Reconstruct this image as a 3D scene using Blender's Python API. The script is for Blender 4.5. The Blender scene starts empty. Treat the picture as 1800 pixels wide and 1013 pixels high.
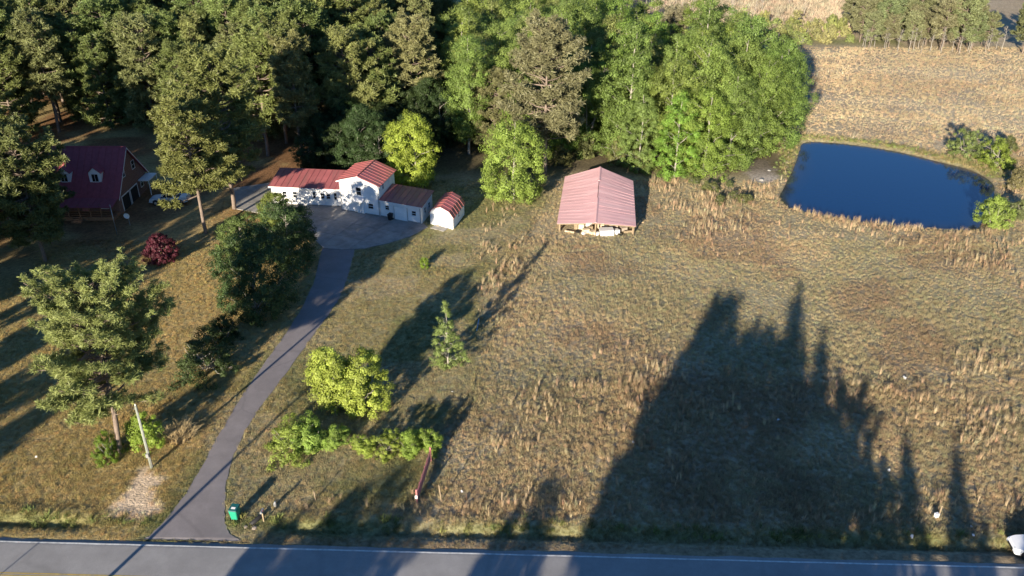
import bpy, bmesh, math, random
import numpy as np
from mathutils import Vector, Matrix

R = math.radians
scene = bpy.context.scene
COL = scene.collection

# ------------------------------------------------------------------ camera
CAM_H, PITCH, FPX = 48.8, R(28.4), 1465.0
cam_data = bpy.data.cameras.new('camera')
cam_data.sensor_width = 36.0
cam_data.lens = FPX / 1800.0 * 36.0
cam_data.clip_start = 0.5
cam_data.clip_end = 6000
cam = bpy.data.objects.new('camera', cam_data)
cam.location = (0, 0, CAM_H)
cam.rotation_euler = (math.pi / 2 - PITCH, 0, 0)
COL.objects.link(cam)
scene.camera = cam

# ------------------------------------------------------------------ light
SUN_AZ, SUN_EL = R(21.6), R(12.8)          # shadows run to +Y, turned 21.6 degrees to +X
world = bpy.data.worlds.new('World')
scene.world = world
world.use_nodes = True
wn = world.node_tree.nodes
sky_tex = wn.new('ShaderNodeTexSky')
sky_tex.sky_type = 'NISHITA'
sky_tex.sun_disc = False
sky_tex.sun_elevation = SUN_EL
sky_tex.sun_rotation = math.pi + SUN_AZ
sky_tex.altitude = 100
sky_tex.air_density = 1.0
sky_tex.dust_density = 0.1
sky_tex.ozone_density = 6.0
bgn = wn['Background']
bgn.inputs['Strength'].default_value = 0.074
world.node_tree.links.new(sky_tex.outputs[0], bgn.inputs['Color'])

sun_data = bpy.data.lights.new('sun', 'SUN')
sun_data.energy = 5.0
sun_data.angle = R(0.6)
sun_data.color = (1.0, 0.88, 0.70)
sun = bpy.data.objects.new('sun', sun_data)
trav = Vector((math.sin(SUN_AZ) * math.cos(SUN_EL), math.cos(SUN_AZ) * math.cos(SUN_EL), -math.sin(SUN_EL)))
sun.rotation_euler = trav.to_track_quat('-Z', 'Y').to_euler()
sun.location = (-60, -60, 80)
COL.objects.link(sun)

scene.view_settings.view_transform = 'Standard'
scene.view_settings.look = 'None'
scene.view_settings.exposure = 1.3
scene.view_settings.gamma = 1.0
scene.view_settings.use_curve_mapping = False

# ------------------------------------------------------------------ helpers
_c, _s = math.cos(PITCH), math.sin(PITCH)
def site(px, py, z=0.0):
    """survey point: ground position that the photograph shows at this pixel, at height z"""
    u, v = (px - 900.0) / FPX, (py - 506.5) / FPX
    t = (z - CAM_H) / (-_s - v * _c)
    return (u * t, (_c - v * _s) * t)

def sites(lst, z=0.0):
    return np.array([site(a, b, z) for a, b in lst])

def link(o, parent=None):
    COL.objects.link(o)
    if parent is not None:
        o.parent = parent
    return o

def tag(o, label=None, cat=None, group=None, kind=None):
    if label: o['label'] = label
    if cat: o['category'] = cat
    if group: o['group'] = group
    if kind: o['kind'] = kind
    return o

def empty(name, loc=(0, 0, 0), rz=0.0):
    o = bpy.data.objects.new(name, None)
    o.empty_display_size = 0.3
    o.location = loc
    o.rotation_euler = (0, 0, rz)
    return link(o)

def np_mesh(name, V, F, mat=None, smooth=False, attrs=None):
    """V (n,3), F (m,k) all of one size"""
    V = np.asarray(V, dtype=np.float32); F = np.asarray(F, dtype=np.int32)
    me = bpy.data.meshes.new(name)
    me.vertices.add(len(V)); me.vertices.foreach_set('co', V.ravel())
    m, k = F.shape
    me.loops.add(m * k); me.loops.foreach_set('vertex_index', F.ravel())
    me.polygons.add(m)
    me.polygons.foreach_set('loop_start', np.arange(0, m * k, k, dtype=np.int32))
    me.polygons.foreach_set('loop_total', np.full(m, k, dtype=np.int32))
    if smooth:
        me.polygons.foreach_set('use_smooth', np.ones(m, dtype=bool))
    if attrs:
        for an, (typ, dom, arr) in attrs.items():
            a = me.attributes.new(an, typ, dom)
            a.data.foreach_set('color' if typ == 'FLOAT_COLOR' else 'value', np.asarray(arr, dtype=np.float32 if typ != 'INT' else np.int32).ravel())
    me.update(calc_edges=True)
    if mat: me.materials.append(mat)
    return me

class MB:
    """collects boxes, bars, prisms for ONE mesh object"""
    def __init__(self): self.v = []; self.f = []
    def add(self, vs, fs):
        n = len(self.v); self.v += [tuple(p) for p in vs]; self.f += [tuple(i + n for i in q) for q in fs]
    def box(self, x0, x1, y0, y1, z0, z1):
        self.add([(x0,y0,z0),(x1,y0,z0),(x1,y1,z0),(x0,y1,z0),(x0,y0,z1),(x1,y0,z1),(x1,y1,z1),(x0,y1,z1)],
                 [(0,3,2,1),(4,5,6,7),(0,1,5,4),(1,2,6,5),(2,3,7,6),(3,0,4,7)])
    def hexa(self, b, t):
        """b, t: four bottom / top corners, counter-clockwise from above"""
        self.add(list(b) + list(t), [(0,3,2,1),(4,5,6,7),(0,1,5,4),(1,2,6,5),(2,3,7,6),(3,0,4,7)])
    def prism(self, foot, z0, tops):
        """vertical prism on footprint (ccw) with per-corner top heights"""
        n = len(foot)
        vs = [(p[0], p[1], z0) for p in foot] + [(p[0], p[1], tops[i]) for i, p in enumerate(foot)]
        fs = [tuple(range(n - 1, -1, -1)), tuple(range(n, 2 * n))]
        fs += [(i, (i + 1) % n, n + (i + 1) % n, n + i) for i in range(n)]
        self.add(vs, fs)
    def tube(self, pts, rad, sides=6, cap=True):
        pts = [Vector(p) for p in pts]
        rr = rad if hasattr(rad, '__len__') else [rad] * len(pts)
        n0 = len(self.v)
        for i, p in enumerate(pts):
            d = (pts[min(i + 1, len(pts) - 1)] - pts[max(i - 1, 0)]).normalized()
            a = d.orthogonal().normalized() if abs(d.z) < 0.9 else Vector((1, 0, 0)).cross(d).normalized()
            if abs(d.z) < 0.9: a = Vector((0, 0, 1)).cross(d).normalized()
            b = d.cross(a).normalized()
            for k in range(sides):
                t = 2 * math.pi * k / sides
                self.v.append(tuple(p + (a * math.cos(t) + b * math.sin(t)) * rr[i]))
        for i in range(len(pts) - 1):
            for k in range(sides):
                k2 = (k + 1) % sides
                self.f.append((n0 + i*sides + k, n0 + i*sides + k2, n0 + (i+1)*sides + k2, n0 + (i+1)*sides + k))
        if cap:
            self.f.append(tuple(n0 + k for k in range(sides - 1, -1, -1)))
            self.f.append(tuple(n0 + (len(pts)-1)*sides + k for k in range(sides)))
    def mesh(self, name, mat, smooth=False, bevel=0):
        me = bpy.data.meshes.new(name)
        me.from_pydata(self.v, [], self.f)
        if bevel:
            bm = bmesh.new(); bm.from_mesh(me)
            bmesh.ops.bevel(bm, geom=bm.edges[:], offset=bevel, segments=2, affect='EDGES', clamp_overlap=True)
            bm.to_mesh(me); bm.free()
        if smooth:
            me.polygons.foreach_set('use_smooth', np.ones(len(me.polygons), dtype=bool))
        if mat: me.materials.append(mat)
        return me
    def build(self, name, mat, parent=None, smooth=False, bevel=0):
        o = bpy.data.objects.new(name, self.mesh(name, mat, smooth, bevel))
        return link(o, parent)

def _hash(ix, iy, seed):
    h = np.sin(ix * 127.1 + iy * 311.7 + seed * 74.7) * 43758.5453
    return h - np.floor(h)
def vnoise(x, y, s, seed=0):
    x = np.asarray(x) / s; y = np.asarray(y) / s
    ix, iy = np.floor(x), np.floor(y); fx, fy = x - ix, y - iy
    fx = fx * fx * (3 - 2 * fx); fy = fy * fy * (3 - 2 * fy)
    a = _hash(ix, iy, seed); b = _hash(ix + 1, iy, seed); c = _hash(ix, iy + 1, seed); d = _hash(ix + 1, iy + 1, seed)
    return (a * (1 - fx) + b * fx) * (1 - fy) + (c * (1 - fx) + d * fx) * fy
def fbm(x, y, s, seed=0):
    return vnoise(x, y, s, seed) * .55 + vnoise(x, y, s * .45, seed + 3) * .3 + vnoise(x, y, s * .2, seed + 7) * .15
def sstep(a, b, x):
    t = np.clip((np.asarray(x, dtype=float) - a) / (b - a), 0, 1)
    return t * t * (3 - 2 * t)
def in_poly(x, y, poly):
    x = np.asarray(x, dtype=float); y = np.asarray(y, dtype=float)
    r = np.zeros(x.shape, bool); n = len(poly)
    for i in range(n):
        x0, y0 = poly[i]; x1, y1 = poly[(i + 1) % n]
        if y0 == y1: continue
        c = ((y0 > y) != (y1 > y)) & (x < (x1 - x0) * (y - y0) / (y1 - y0) + x0)
        r ^= c
    return r
def dist_poly(x, y, poly, closed=True):
    x = np.asarray(x, dtype=float); y = np.asarray(y, dtype=float)
    d = np.full(x.shape, 1e9); n = len(poly)
    for i in range(n if closed else n - 1):
        x0, y0 = poly[i]; x1, y1 = poly[(i + 1) % n]
        dx, dy = x1 - x0, y1 - y0; L = dx * dx + dy * dy + 1e-9
        t = np.clip(((x - x0) * dx + (y - y0) * dy) / L, 0, 1)
        d = np.minimum(d, np.hypot(x - x0 - t * dx, y - y0 - t * dy))
    return d
def sdist(x, y, poly):
    d = dist_poly(x, y, poly)
    return np.where(in_poly(x, y, poly), -d, d)

def resample_curve(pts, n):
    """Catmull-Rom through pts, n samples"""
    P = np.array(pts, dtype=float); P = np.vstack([2 * P[0] - P[1], P, 2 * P[-1] - P[-2]])
    out = []
    m = len(P) - 3
    for u in np.linspace(0, m - 1e-6, n):
        i = int(u); t = u - i
        p0, p1, p2, p3 = P[i:i + 4]
        out.append(.5 * (2*p1 + (p2-p0)*t + (2*p0-5*p1+4*p2-p3)*t*t + (3*p1-p0-3*p2+p3)*t**3))
    return np.array(out)

# ------------------------------------------------------------------ materials
def new_mat(name):
    m = bpy.data.materials.new(name); m.use_nodes = True
    nt = m.node_tree
    return m, nt, nt.nodes, nt.links, nt.nodes['Principled BSDF']

def mat(name, col, rough=.7, var=.25, scale=2.0, bump=0.0, bscale=8.0, spec=.3, metal=0.0, stain=None, objvar=0.0, streak=None):
    m, nt, N, L, B = new_mat(name)
    B.inputs['Roughness'].default_value = rough
    B.inputs['Metallic'].default_value = metal
    B.inputs['Specular IOR Level'].default_value = spec
    tc = N.new('ShaderNodeTexCoord')
    n1 = N.new('ShaderNodeTexNoise'); n1.inputs['Scale'].default_value = scale; n1.inputs['Detail'].default_value = 6; n1.inputs['Roughness'].default_value = .65
    L.new(tc.outputs['Object'], n1.inputs['Vector'])
    mr = N.new('ShaderNodeMapRange'); mr.inputs[1].default_value = .3; mr.inputs[2].default_value = .7
    mr.inputs[3].default_value = 1 - var; mr.inputs[4].default_value = 1 + var
    L.new(n1.outputs['Fac'], mr.inputs[0])
    mx = N.new('ShaderNodeMix'); mx.data_type = 'RGBA'; mx.blend_type = 'MULTIPLY'; mx.inputs[0].default_value = 1
    mx.inputs[6].default_value = (*col, 1)
    L.new(mr.outputs[0], mx.inputs[7])
    out = mx.outputs[2]
    if stain:
        n2 = N.new('ShaderNodeTexNoise'); n2.inputs['Scale'].default_value = scale * .35; n2.inputs['Detail'].default_value = 8; n2.inputs['Roughness'].default_value = .7
        if streak:
            mp = N.new('ShaderNodeMapping'); mp.inputs['Scale'].default_value = streak; L.new(tc.outputs['Object'], mp.inputs['Vector']); L.new(mp.outputs[0], n2.inputs['Vector'])
        else: L.new(tc.outputs['Object'], n2.inputs['Vector'])
        r2 = N.new('ShaderNodeMapRange'); r2.inputs[1].default_value = .5; r2.inputs[2].default_value = .68; L.new(n2.outputs['Fac'], r2.inputs[0])
        m2 = N.new('ShaderNodeMix'); m2.data_type = 'RGBA'; L.new(r2.outputs[0], m2.inputs[0]); L.new(out, m2.inputs[6]); m2.inputs[7].default_value = (*stain, 1)
        out = m2.outputs[2]
    if objvar:
        oi = N.new('ShaderNodeObjectInfo')
        r3 = N.new('ShaderNodeMapRange'); r3.inputs[3].default_value = 1 - objvar; r3.inputs[4].default_value = 1 + objvar; L.new(oi.outputs['Random'], r3.inputs[0])
        m3 = N.new('ShaderNodeMix'); m3.data_type = 'RGBA'; m3.blend_type = 'MULTIPLY'; m3.inputs[0].default_value = 1
        L.new(out, m3.inputs[6]); L.new(r3.outputs[0], m3.inputs[7]); out = m3.outputs[2]
    L.new(out, B.inputs['Base Color'])
    if bump:
        n3 = N.new('ShaderNodeTexNoise'); n3.inputs['Scale'].default_value = bscale; n3.inputs['Detail'].default_value = 5
        L.new(tc.outputs['Object'], n3.inputs['Vector'])
        bp = N.new('ShaderNodeBump'); bp.inputs['Strength'].default_value = bump; bp.inputs['Distance'].default_value = .05
        L.new(n3.outputs['Fac'], bp.inputs['Height']); L.new(bp.outputs[0], B.inputs['Normal'])
    return m

def siding_mat(name, col, step=.2):
    m = mat(name, col, .6, .06, 1.2, 0)
    nt = m.node_tree; N, L = nt.nodes, nt.links
    tc = N.new('ShaderNodeTexCoord'); sp = N.new('ShaderNodeSeparateXYZ'); L.new(tc.outputs['Object'], sp.inputs[0])
    mu = N.new('ShaderNodeMath'); mu.operation = 'DIVIDE'; mu.inputs[1].default_value = step; L.new(sp.outputs['Z'], mu.inputs[0])
    fr = N.new('ShaderNodeMath'); fr.operation = 'FRACT'; L.new(mu.outputs[0], fr.inputs[0])
    bp = N.new('ShaderNodeBump'); bp.inputs['Strength'].default_value = .5; bp.inputs['Distance'].default_value = .03; bp.invert = True
    L.new(fr.outputs[0], bp.inputs['Height']); L.new(bp.outputs[0], N['Principled BSDF'].inputs['Normal'])
    return m

def brick_mat():
    m, nt, N, L, B = new_mat('brick')
    B.inputs['Roughness'].default_value = .85
    tc = N.new('ShaderNodeTexCoord'); sp = N.new('ShaderNodeSeparateXYZ'); L.new(tc.outputs['Object'], sp.inputs[0])
    ad = N.new('ShaderNodeMath'); L.new(sp.outputs['X'], ad.inputs[0]); L.new(sp.outputs['Y'], ad.inputs[1])
    cb = N.new('ShaderNodeCombineXYZ'); L.new(ad.outputs[0], cb.inputs['X']); L.new(sp.outputs['Z'], cb.inputs['Y'])
    br = N.new('ShaderNodeTexBrick'); br.inputs['Scale'].default_value = 4.2
    br.inputs['Color1'].default_value = (.22, .1, .075, 1); br.inputs['Color2'].default_value = (.16, .075, .06, 1); br.inputs['Mortar'].default_value = (.3, .26, .22, 1)
    L.new(cb.outputs[0], br.inputs['Vector']); L.new(br.outputs['Color'], B.inputs['Base Color'])
    return m

def foliage_mat(name, transl=.35, rough=.55, spec=.25):
    m, nt, N, L, B = new_mat(name)
    B.inputs['Roughness'].default_value = rough
    B.inputs['Specular IOR Level'].default_value = spec
    oi = N.new('ShaderNodeObjectInfo'); at = N.new('ShaderNodeAttribute'); at.attribute_name = 'tint'
    mr = N.new('ShaderNodeMapRange'); mr.inputs[3].default_value = .55; mr.inputs[4].default_value = 1.45; L.new(at.outputs['Fac'], mr.inputs[0])
    mx = N.new('ShaderNodeMix'); mx.data_type = 'RGBA'; mx.blend_type = 'MULTIPLY'; mx.inputs[0].default_value = 1
    L.new(oi.outputs['Color'], mx.inputs[6]); L.new(mr.outputs[0], mx.inputs[7])
    hs = N.new('ShaderNodeHueSaturation'); 
    hr = N.new('ShaderNodeMapRange'); hr.inputs[3].default_value = .485; hr.inputs[4].default_value = .515; L.new(oi.outputs['Random'], hr.inputs[0]); L.new(hr.outputs[0], hs.inputs['Hue'])
    ml = N.new('ShaderNodeMath'); ml.operation = 'FRACT'; m7 = N.new('ShaderNodeMath'); m7.operation = 'MULTIPLY'; m7.inputs[1].default_value = 7.31
    L.new(oi.outputs['Random'], m7.inputs[0]); L.new(m7.outputs[0], ml.inputs[0])
    vr = N.new('ShaderNodeMapRange'); vr.inputs[3].default_value = .85; vr.inputs[4].default_value = 1.15; L.new(ml.outputs[0], vr.inputs[0]); L.new(vr.outputs[0], hs.inputs['Value'])
    L.new(mx.outputs[2], hs.inputs['Color'])
    L.new(hs.outputs[0], B.inputs['Base Color'])
    tr = N.new('ShaderNodeBsdfTranslucent'); L.new(hs.outputs[0], tr.inputs['Color'])
    ms = N.new('ShaderNodeMixShader'); ms.inputs[0].default_value = transl
    L.new(B.outputs[0], ms.inputs[1]); L.new(tr.outputs[0], ms.inputs[2]); L.new(ms.outputs[0], N['Material Output'].inputs['Surface'])
    return m

def grass_mat(name, transl=.35):
    m, nt, N, L, B = new_mat(name)
    B.inputs['Roughness'].default_value = .75; B.inputs['Specular IOR Level'].default_value = .15
    at = N.new('ShaderNodeAttribute'); at.attribute_type = 'INSTANCER'; at.attribute_name = 'tint'
    L.new(at.outputs['Color'], B.inputs['Base Color'])
    tr = N.new('ShaderNodeBsdfTranslucent'); L.new(at.outputs['Color'], tr.inputs['Color'])
    ms = N.new('ShaderNodeMixShader'); ms.inputs[0].default_value = transl
    L.new(B.outputs[0], ms.inputs[1]); L.new(tr.outputs[0], ms.inputs[2]); L.new(ms.outputs[0], N['Material Output'].inputs['Surface'])
    return m

def ground_mat():
    m, nt, N, L, B = new_mat('ground')
    B.inputs['Roughness'].default_value = .95; B.inputs['Specular IOR Level'].default_value = .1
    at = N.new('ShaderNodeAttribute'); at.attribute_name = 'soil'
    tc = N.new('ShaderNodeTexCoord')
    def noise(s, d=6, r=.65):
        n = N.new('ShaderNodeTexNoise'); n.inputs['Scale'].default_value = s; n.inputs['Detail'].default_value = d; n.inputs['Roughness'].default_value = r
        L.new(tc.outputs['Object'], n.inputs['Vector']); return n
    n1 = noise(2.2); n2 = noise(.35)
    a = N.new('ShaderNodeMapRange'); a.inputs[1].default_value = .3; a.inputs[2].default_value = .7; a.inputs[3].default_value = .55; a.inputs[4].default_value = 1.4; L.new(n1.outputs['Fac'], a.inputs[0])
    b = N.new('ShaderNodeMapRange'); b.inputs[1].default_value = .3; b.inputs[2].default_value = .7; b.inputs[3].default_value = .8; b.inputs[4].default_value = 1.2; L.new(n2.outputs['Fac'], b.inputs[0])
    mm = N.new('ShaderNodeMath'); mm.operation = 'MULTIPLY'; L.new(a.outputs[0], mm.inputs[0]); L.new(b.outputs[0], mm.inputs[1])
    mx = N.new('ShaderNodeMix'); mx.data_type = 'RGBA'; mx.blend_type = 'MULTIPLY'; mx.inputs[0].default_value = 1
    L.new(at.outputs['Color'], mx.inputs[6]); L.new(mm.outputs[0], mx.inputs[7]); L.new(mx.outputs[2], B.inputs['Base Color'])
    n3 = noise(5.0, 4, .6)
    bp = N.new('ShaderNodeBump'); bp.inputs['Strength'].default_value = .9; bp.inputs['Distance'].default_value = .12
    L.new(n3.outputs['Fac'], bp.inputs['Height']); L.new(bp.outputs[0], B.inputs['Normal'])
    return m

def asphalt_mat(name, col, crack=.25):
    m = mat(name, col, .85, .14, .5, .25, 40, .25, stain=tuple(c_ * .86 for c_ in col))
    nt = m.node_tree; N, L = nt.nodes, nt.links; B = N['Principled BSDF']
    src = B.inputs['Base Color'].links[0].from_socket
    tc = N.new('ShaderNodeTexCoord')
    nz = N.new('ShaderNodeTexNoise'); nz.inputs['Scale'].default_value = .5; nz.inputs['Detail'].default_value = 4; L.new(tc.outputs['Object'], nz.inputs['Vector'])
    mxv = N.new('ShaderNodeMix'); mxv.data_type = 'RGBA'; mxv.inputs[0].default_value = .35; L.new(tc.outputs['Object'], mxv.inputs[6]); L.new(nz.outputs['Color'], mxv.inputs[7])
    vo = N.new('ShaderNodeTexVoronoi'); vo.feature = 'DISTANCE_TO_EDGE'; vo.inputs['Scale'].default_value = crack; L.new(mxv.outputs[2], vo.inputs['Vector'])
    lt = N.new('ShaderNodeMapRange'); lt.inputs[1].default_value = .003; lt.inputs[2].default_value = .012; lt.inputs[3].default_value = .9; lt.inputs[4].default_value = 1; L.new(vo.outputs['Distance'], lt.inputs[0])
    n2 = N.new('ShaderNodeTexNoise'); n2.inputs['Scale'].default_value = 25; n2.inputs['Detail'].default_value = 3; L.new(tc.outputs['Object'], n2.inputs['Vector'])
    r2 = N.new('ShaderNodeMapRange'); r2.inputs[1].default_value = .3; r2.inputs[2].default_value = .7; r2.inputs[3].default_value = .85; r2.inputs[4].default_value = 1.15; L.new(n2.outputs['Fac'], r2.inputs[0])
    mm = N.new('ShaderNodeMath'); mm.operation = 'MULTIPLY'; L.new(lt.outputs[0], mm.inputs[0]); L.new(r2.outputs[0], mm.inputs[1])
    mx = N.new('ShaderNodeMix'); mx.data_type = 'RGBA'; mx.blend_type = 'MULTIPLY'; mx.inputs[0].default_value = 1
    L.new(src, mx.inputs[6]); L.new(mm.outputs[0], mx.inputs[7]); L.new(mx.outputs[2], B.inputs['Base Color'])
    return m

def water_mat():
    m, nt, N, L, B = new_mat('pond_water')
    B.inputs['Base Color'].default_value = (.006, .032, .10, 1); B.inputs['Roughness'].default_value = .04; B.inputs['IOR'].default_value = 1.33
    at = N.new('ShaderNodeAttribute'); at.attribute_name = 'depth'; mx = N.new('ShaderNodeMix'); mx.data_type = 'RGBA'; L.new(at.outputs['Fac'], mx.inputs[0])
    mx.inputs[6].default_value = (.06, .05, .03, 1); mx.inputs[7].default_value = (.006, .033, .108, 1); L.new(mx.outputs[2], B.inputs['Base Color'])  # blue base colour paints in the reflected sky; brown is the shallow margin
    tc = N.new('ShaderNodeTexCoord'); n = N.new('ShaderNodeTexNoise'); n.inputs['Scale'].default_value = 1.6; n.inputs['Detail'].default_value = 4
    L.new(tc.outputs['Object'], n.inputs['Vector'])
    bp = N.new('ShaderNodeBump'); bp.inputs['Strength'].default_value = .14; bp.inputs['Distance'].default_value = .04
    L.new(n.outputs['Fac'], bp.inputs['Height']); L.new(bp.outputs[0], B.inputs['Normal'])
    return m

def glass_mat(name='window_glass', col=(.012, .016, .022)):
    m, nt, N, L, B = new_mat(name)
    B.inputs['Base Color'].default_value = (*col, 1); B.inputs['Roughness'].default_value = .06; B.inputs['Specular IOR Level'].default_value = .6
    return m

M = {
    'ground': ground_mat(), 'road': asphalt_mat('road_asphalt', (.3, .29, .285), .06), 'drive': asphalt_mat('drive_asphalt', (.25, .225, .225), .12),
    'white_line': mat('white_road_paint', (.62, .62, .6), .6, .2, 4, stain=(.35, .35, .35)), 'yellow_line': mat('yellow_road_paint', (.5, .36, .08), .6, .2, 4, stain=(.25, .22, .15)),
    'concrete': mat('concrete', (.3, .285, .265), .9, .22, .8, .2, 20, stain=(.2, .19, .175), objvar=.1),
    'water': water_mat(), 'glass': glass_mat(),
    'white_siding': siding_mat('white_siding', (.85, .85, .84)), 'white_trim': mat('white_trim', (.8, .8, .79), .5, .05),
    'red_roof': mat('red_metal_roof', (.4, .125, .125), .42, .12, .7, 0, stain=(.3, .13, .12), spec=.4, objvar=.1, streak=(6, .5, 1)),
    'pink_roof': mat('faded_red_metal_roof', (.56, .335, .34), .5, .07, .6, .04, 2, spec=.4, stain=(.6, .4, .4), objvar=.045, streak=(.8, 7, 1)),
    'dark_red_roof': mat('dark_red_shingles', (.3, .065, .08), .6, .18, 2, .1, 10, objvar=.04),
    'brick': brick_mat(), 'bark_pine': mat('pine_bark', (.2, .155, .125), .95, .35, 3, .6, 9), 'bark_grey': mat('grey_bark', (.3, .275, .24), .95, .3, 3, .4, 9),
    'needles': foliage_mat('pine_needles', .25, .5, .3), 'leaves': foliage_mat('leaves', .38, .5, .3),
    'grass': grass_mat('grass_blades', .3), 'pole_wood': mat('weathered_pole_wood', (.24, .26, .22), .9, .2, 3, .2, 20),
    'old_wood': mat('weathered_wood', (.3, .23, .15), .9, .3, 3, .3, 15), 'deck_wood': mat('deck_wood', (.3, .16, .09), .8, .25, 3),
    'red_paint': mat('faded_red_paint', (.45, .17, .17), .6, .3, 5, 0, stain=(.38, .22, .19)), 'green_plastic': mat('green_plastic', (.02, .3, .18), .45, .08, 2, spec=.5), 'dark_green_plastic': mat('dark_green_plastic', (.01, .1, .1), .45, .08, 2, spec=.5),
    'black': mat('black_plastic', (.02, .02, .022), .5, .1, 2), 'rubber': mat('tyre_rubber', (.018, .018, .018), .85, .1, 5), 'steel': mat('grey_steel', (.42, .43, .44), .4, .1, 3, metal=.6),
    'white_paint': mat('white_car_paint', (.78, .79, .8), .25, .02, 1, spec=.6), 'silver_paint': mat('silver_car_paint', (.6, .63, .66), .25, .02, 1, spec=.6),
    'lamp': mat('lamp_lens', (.7, .7, .72), .15, .05, 2, spec=.7), 'red_lamp': mat('tail_lamp', (.35, .02, .02), .2, .05, 2, spec=.7),
    'cream': mat('cream_wood', (.6, .5, .36), .8, .25, 3), 'paper': mat('pale_litter', (.75, .74, .72), .7, .1, 5), 'blue': mat('blue_paint', (.06, .2, .42), .4, .1, 3), 'sand': mat('bare_sand', (.62, .5, .37), .95, .25, 1.5, .6, 9),
    'pale_soil': mat('pale_soil', (.42, .36, .3), .95, .25, 1.2, .6, 8), 'stone': mat('field_stone', (.36, .3, .24), .95, .25, 3, .4, 8), 'painted_shade': mat('painted_interior_shade', (.03, .028, .025), .95, .2, 2),  # last one: near-black colour standing in for shade inside openings
}
M['crown_mats'] = None

# ------------------------------------------------------------------ survey of the place
POND = resample_curve(list(sites([(1368,345),(1380,322),(1396,290),(1404,264),(1412,249),(1440,247),(1500,252),(1580,264),(1650,281),(1710,297),(1745,318),(1750,338),(1738,365),(1722,398),(1690,402),(1600,397),(1500,386),(1420,371),(1384,360),(1368,345)])), 90)[:-1]
PAD = sites([(408,332),(476,322),(482,350),(598,362),(668,378),(741,392),(752,400),(722,416),(684,428),(640,438),(600,440),(568,437),(552,420),(536,400),(470,378),(415,368)])
DRIVE_L = resample_curve(list(sites([(252,948),(268,938),(298,905),(330,863),(355,820),(385,765),(430,690),(480,618),(520,560),(550,500),(566,437)])), 70)
DRIVE_R = resample_curve(list(sites([(425,952),(404,938),(396,915),(395,880),(400,840),(412,800),(440,742),(480,686),(522,630),(562,574),(594,528),(613,480),(624,437)])), 70)
DRIVE = np.vstack([DRIVE_L, DRIVE_R[::-1]])
ROAD_DIR = np.array([math.cos(R(-1.95)), math.sin(R(-1.95))]); ROAD_N = np.array([-ROAD_DIR[1], ROAD_DIR[0]])
ROAD_C0 = np.array([-40.3, 45.0])            # a point of the centre line
def road_v(x, y):                            # distance north of the centre line
    return (np.asarray(x) - ROAD_C0[0]) * ROAD_N[0] + (np.asarray(y) - ROAD_C0[1]) * ROAD_N[1]
def road_pt(u, v):
    p = ROAD_C0 + ROAD_DIR * u + ROAD_N * v
    return p
SAND1 = resample_curve(list(sites([(268,832),(285,845),(268,862),(262,880),(270,893),(240,906),(210,900),(208,880),(225,862),(232,842),(250,830),(268,832)])), 160)[:-1]
SAND2 = resample_curve(list(sites([(1310,292),(1330,280),(1352,288),(1365,312),(1350,322),(1325,315),(1308,303),(1310,292)])), 100)[:-1]
BARN_FOOT = sites([(985,410),(1112,410),(1118,330),(990,330)])
WB_LEFT = [(-36.1,117.0),(-25.35,115.7),(-24.9,121.2),(-35.7,122.4)]
WB_MID = [(-25.3,114.55),(-19.2,112.15),(-17.75,118.5),(-23.85,120.9)]
WB_RIGHT = [(-19.15,112.15),(-12.95,109.45),(-11.75,114.3),(-17.95,117.0)]
SHED = [(-11.7,109.6),(-8.3,107.6),(-7.0,112.9),(-10.4,114.9)]
BRICK = [(-68.2,113.0),(-57.5,113.0),(-57.5,123.4),(-68.2,123.4)]

def hgt(x, y):
    x = np.asarray(x, dtype=float); y = np.asarray(y, dtype=float)
    z = (fbm(x, y, 14, 5) - .5) * .22 * sstep(50, 58, y)
    v = road_v(x, y)
    ditch = -.42 * np.exp(-((v - 5.35) / .55) ** 2) + .12 * np.exp(-((v - 6.6) / .6) ** 2)
    away = sstep(-19.5, -17, x) + (1 - sstep(-36, -33, x))
    z = z + ditch * np.clip(away, 0, 1) * (.75 + .5 * fbm(x, y, 4, 9))
    # flat under the built things
    flat = np.minimum(sdist(x, y, PAD), np.minimum(sdist(x, y, DRIVE), np.minimum(sdist(x, y, WB_LEFT), np.minimum(sdist(x, y, SHED), np.minimum(sdist(x, y, BRICK), sdist(x, y, BARN_FOOT))))))
    k = sstep(.2, 3.0, flat)
    z = z * k
    d = sdist(x, y, POND)
    z = z - .62 * (1 - sstep(-1.2, 1.0, d)) - 1.0 * (1 - sstep(-8, -1, d))
    return z
def h1(x, y): return float(hgt(np.array([x]), np.array([y]))[0])

LAWN_EDGE = sites([(735,890),(770,800),(820,700),(850,600),(872,520),(890,440),(930,390),(965,340),(985,300)])
def field_side(x, y):
    ex = np.interp(y, LAWN_EDGE[:, 1], LAWN_EDGE[:, 0])
    return x - ex
TRACK = resample_curve(list(sites([(960,440),(1060,436),(1200,462),(1330,476),(1450,468),(1560,446),(1680,436),(1850,440)])), 60)
GOLD_SPOTS = [  # px, py, half-width px, half-height px, density
    (1125,735,95,75,1.5),(1110,665,80,40,.55),(885,465,30,60,.8),(860,520,18,40,.7),(1240,370,60,45,.9),(1300,420,90,25,.2),(960,720,70,35,.35),(900,775,60,25,.4),
    (1640,735,110,45,.95),(1760,650,60,35,.6),(1560,700,60,25,.8),(1400,690,170,45,.35),(1240,720,70,60,.5),(1480,770,200,40,.25),(1740,460,60,25,.5),
    (560,898,60,12,.8),(650,893,110,14,.6),(840,895,120,14,.9),(1060,890,90,16,.8),(1250,900,160,16,.5),(1500,900,150,20,.5),(1700,880,80,30,.6),(1010,300,30,20,.0),(1170,330,35,25,.6)]
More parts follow.
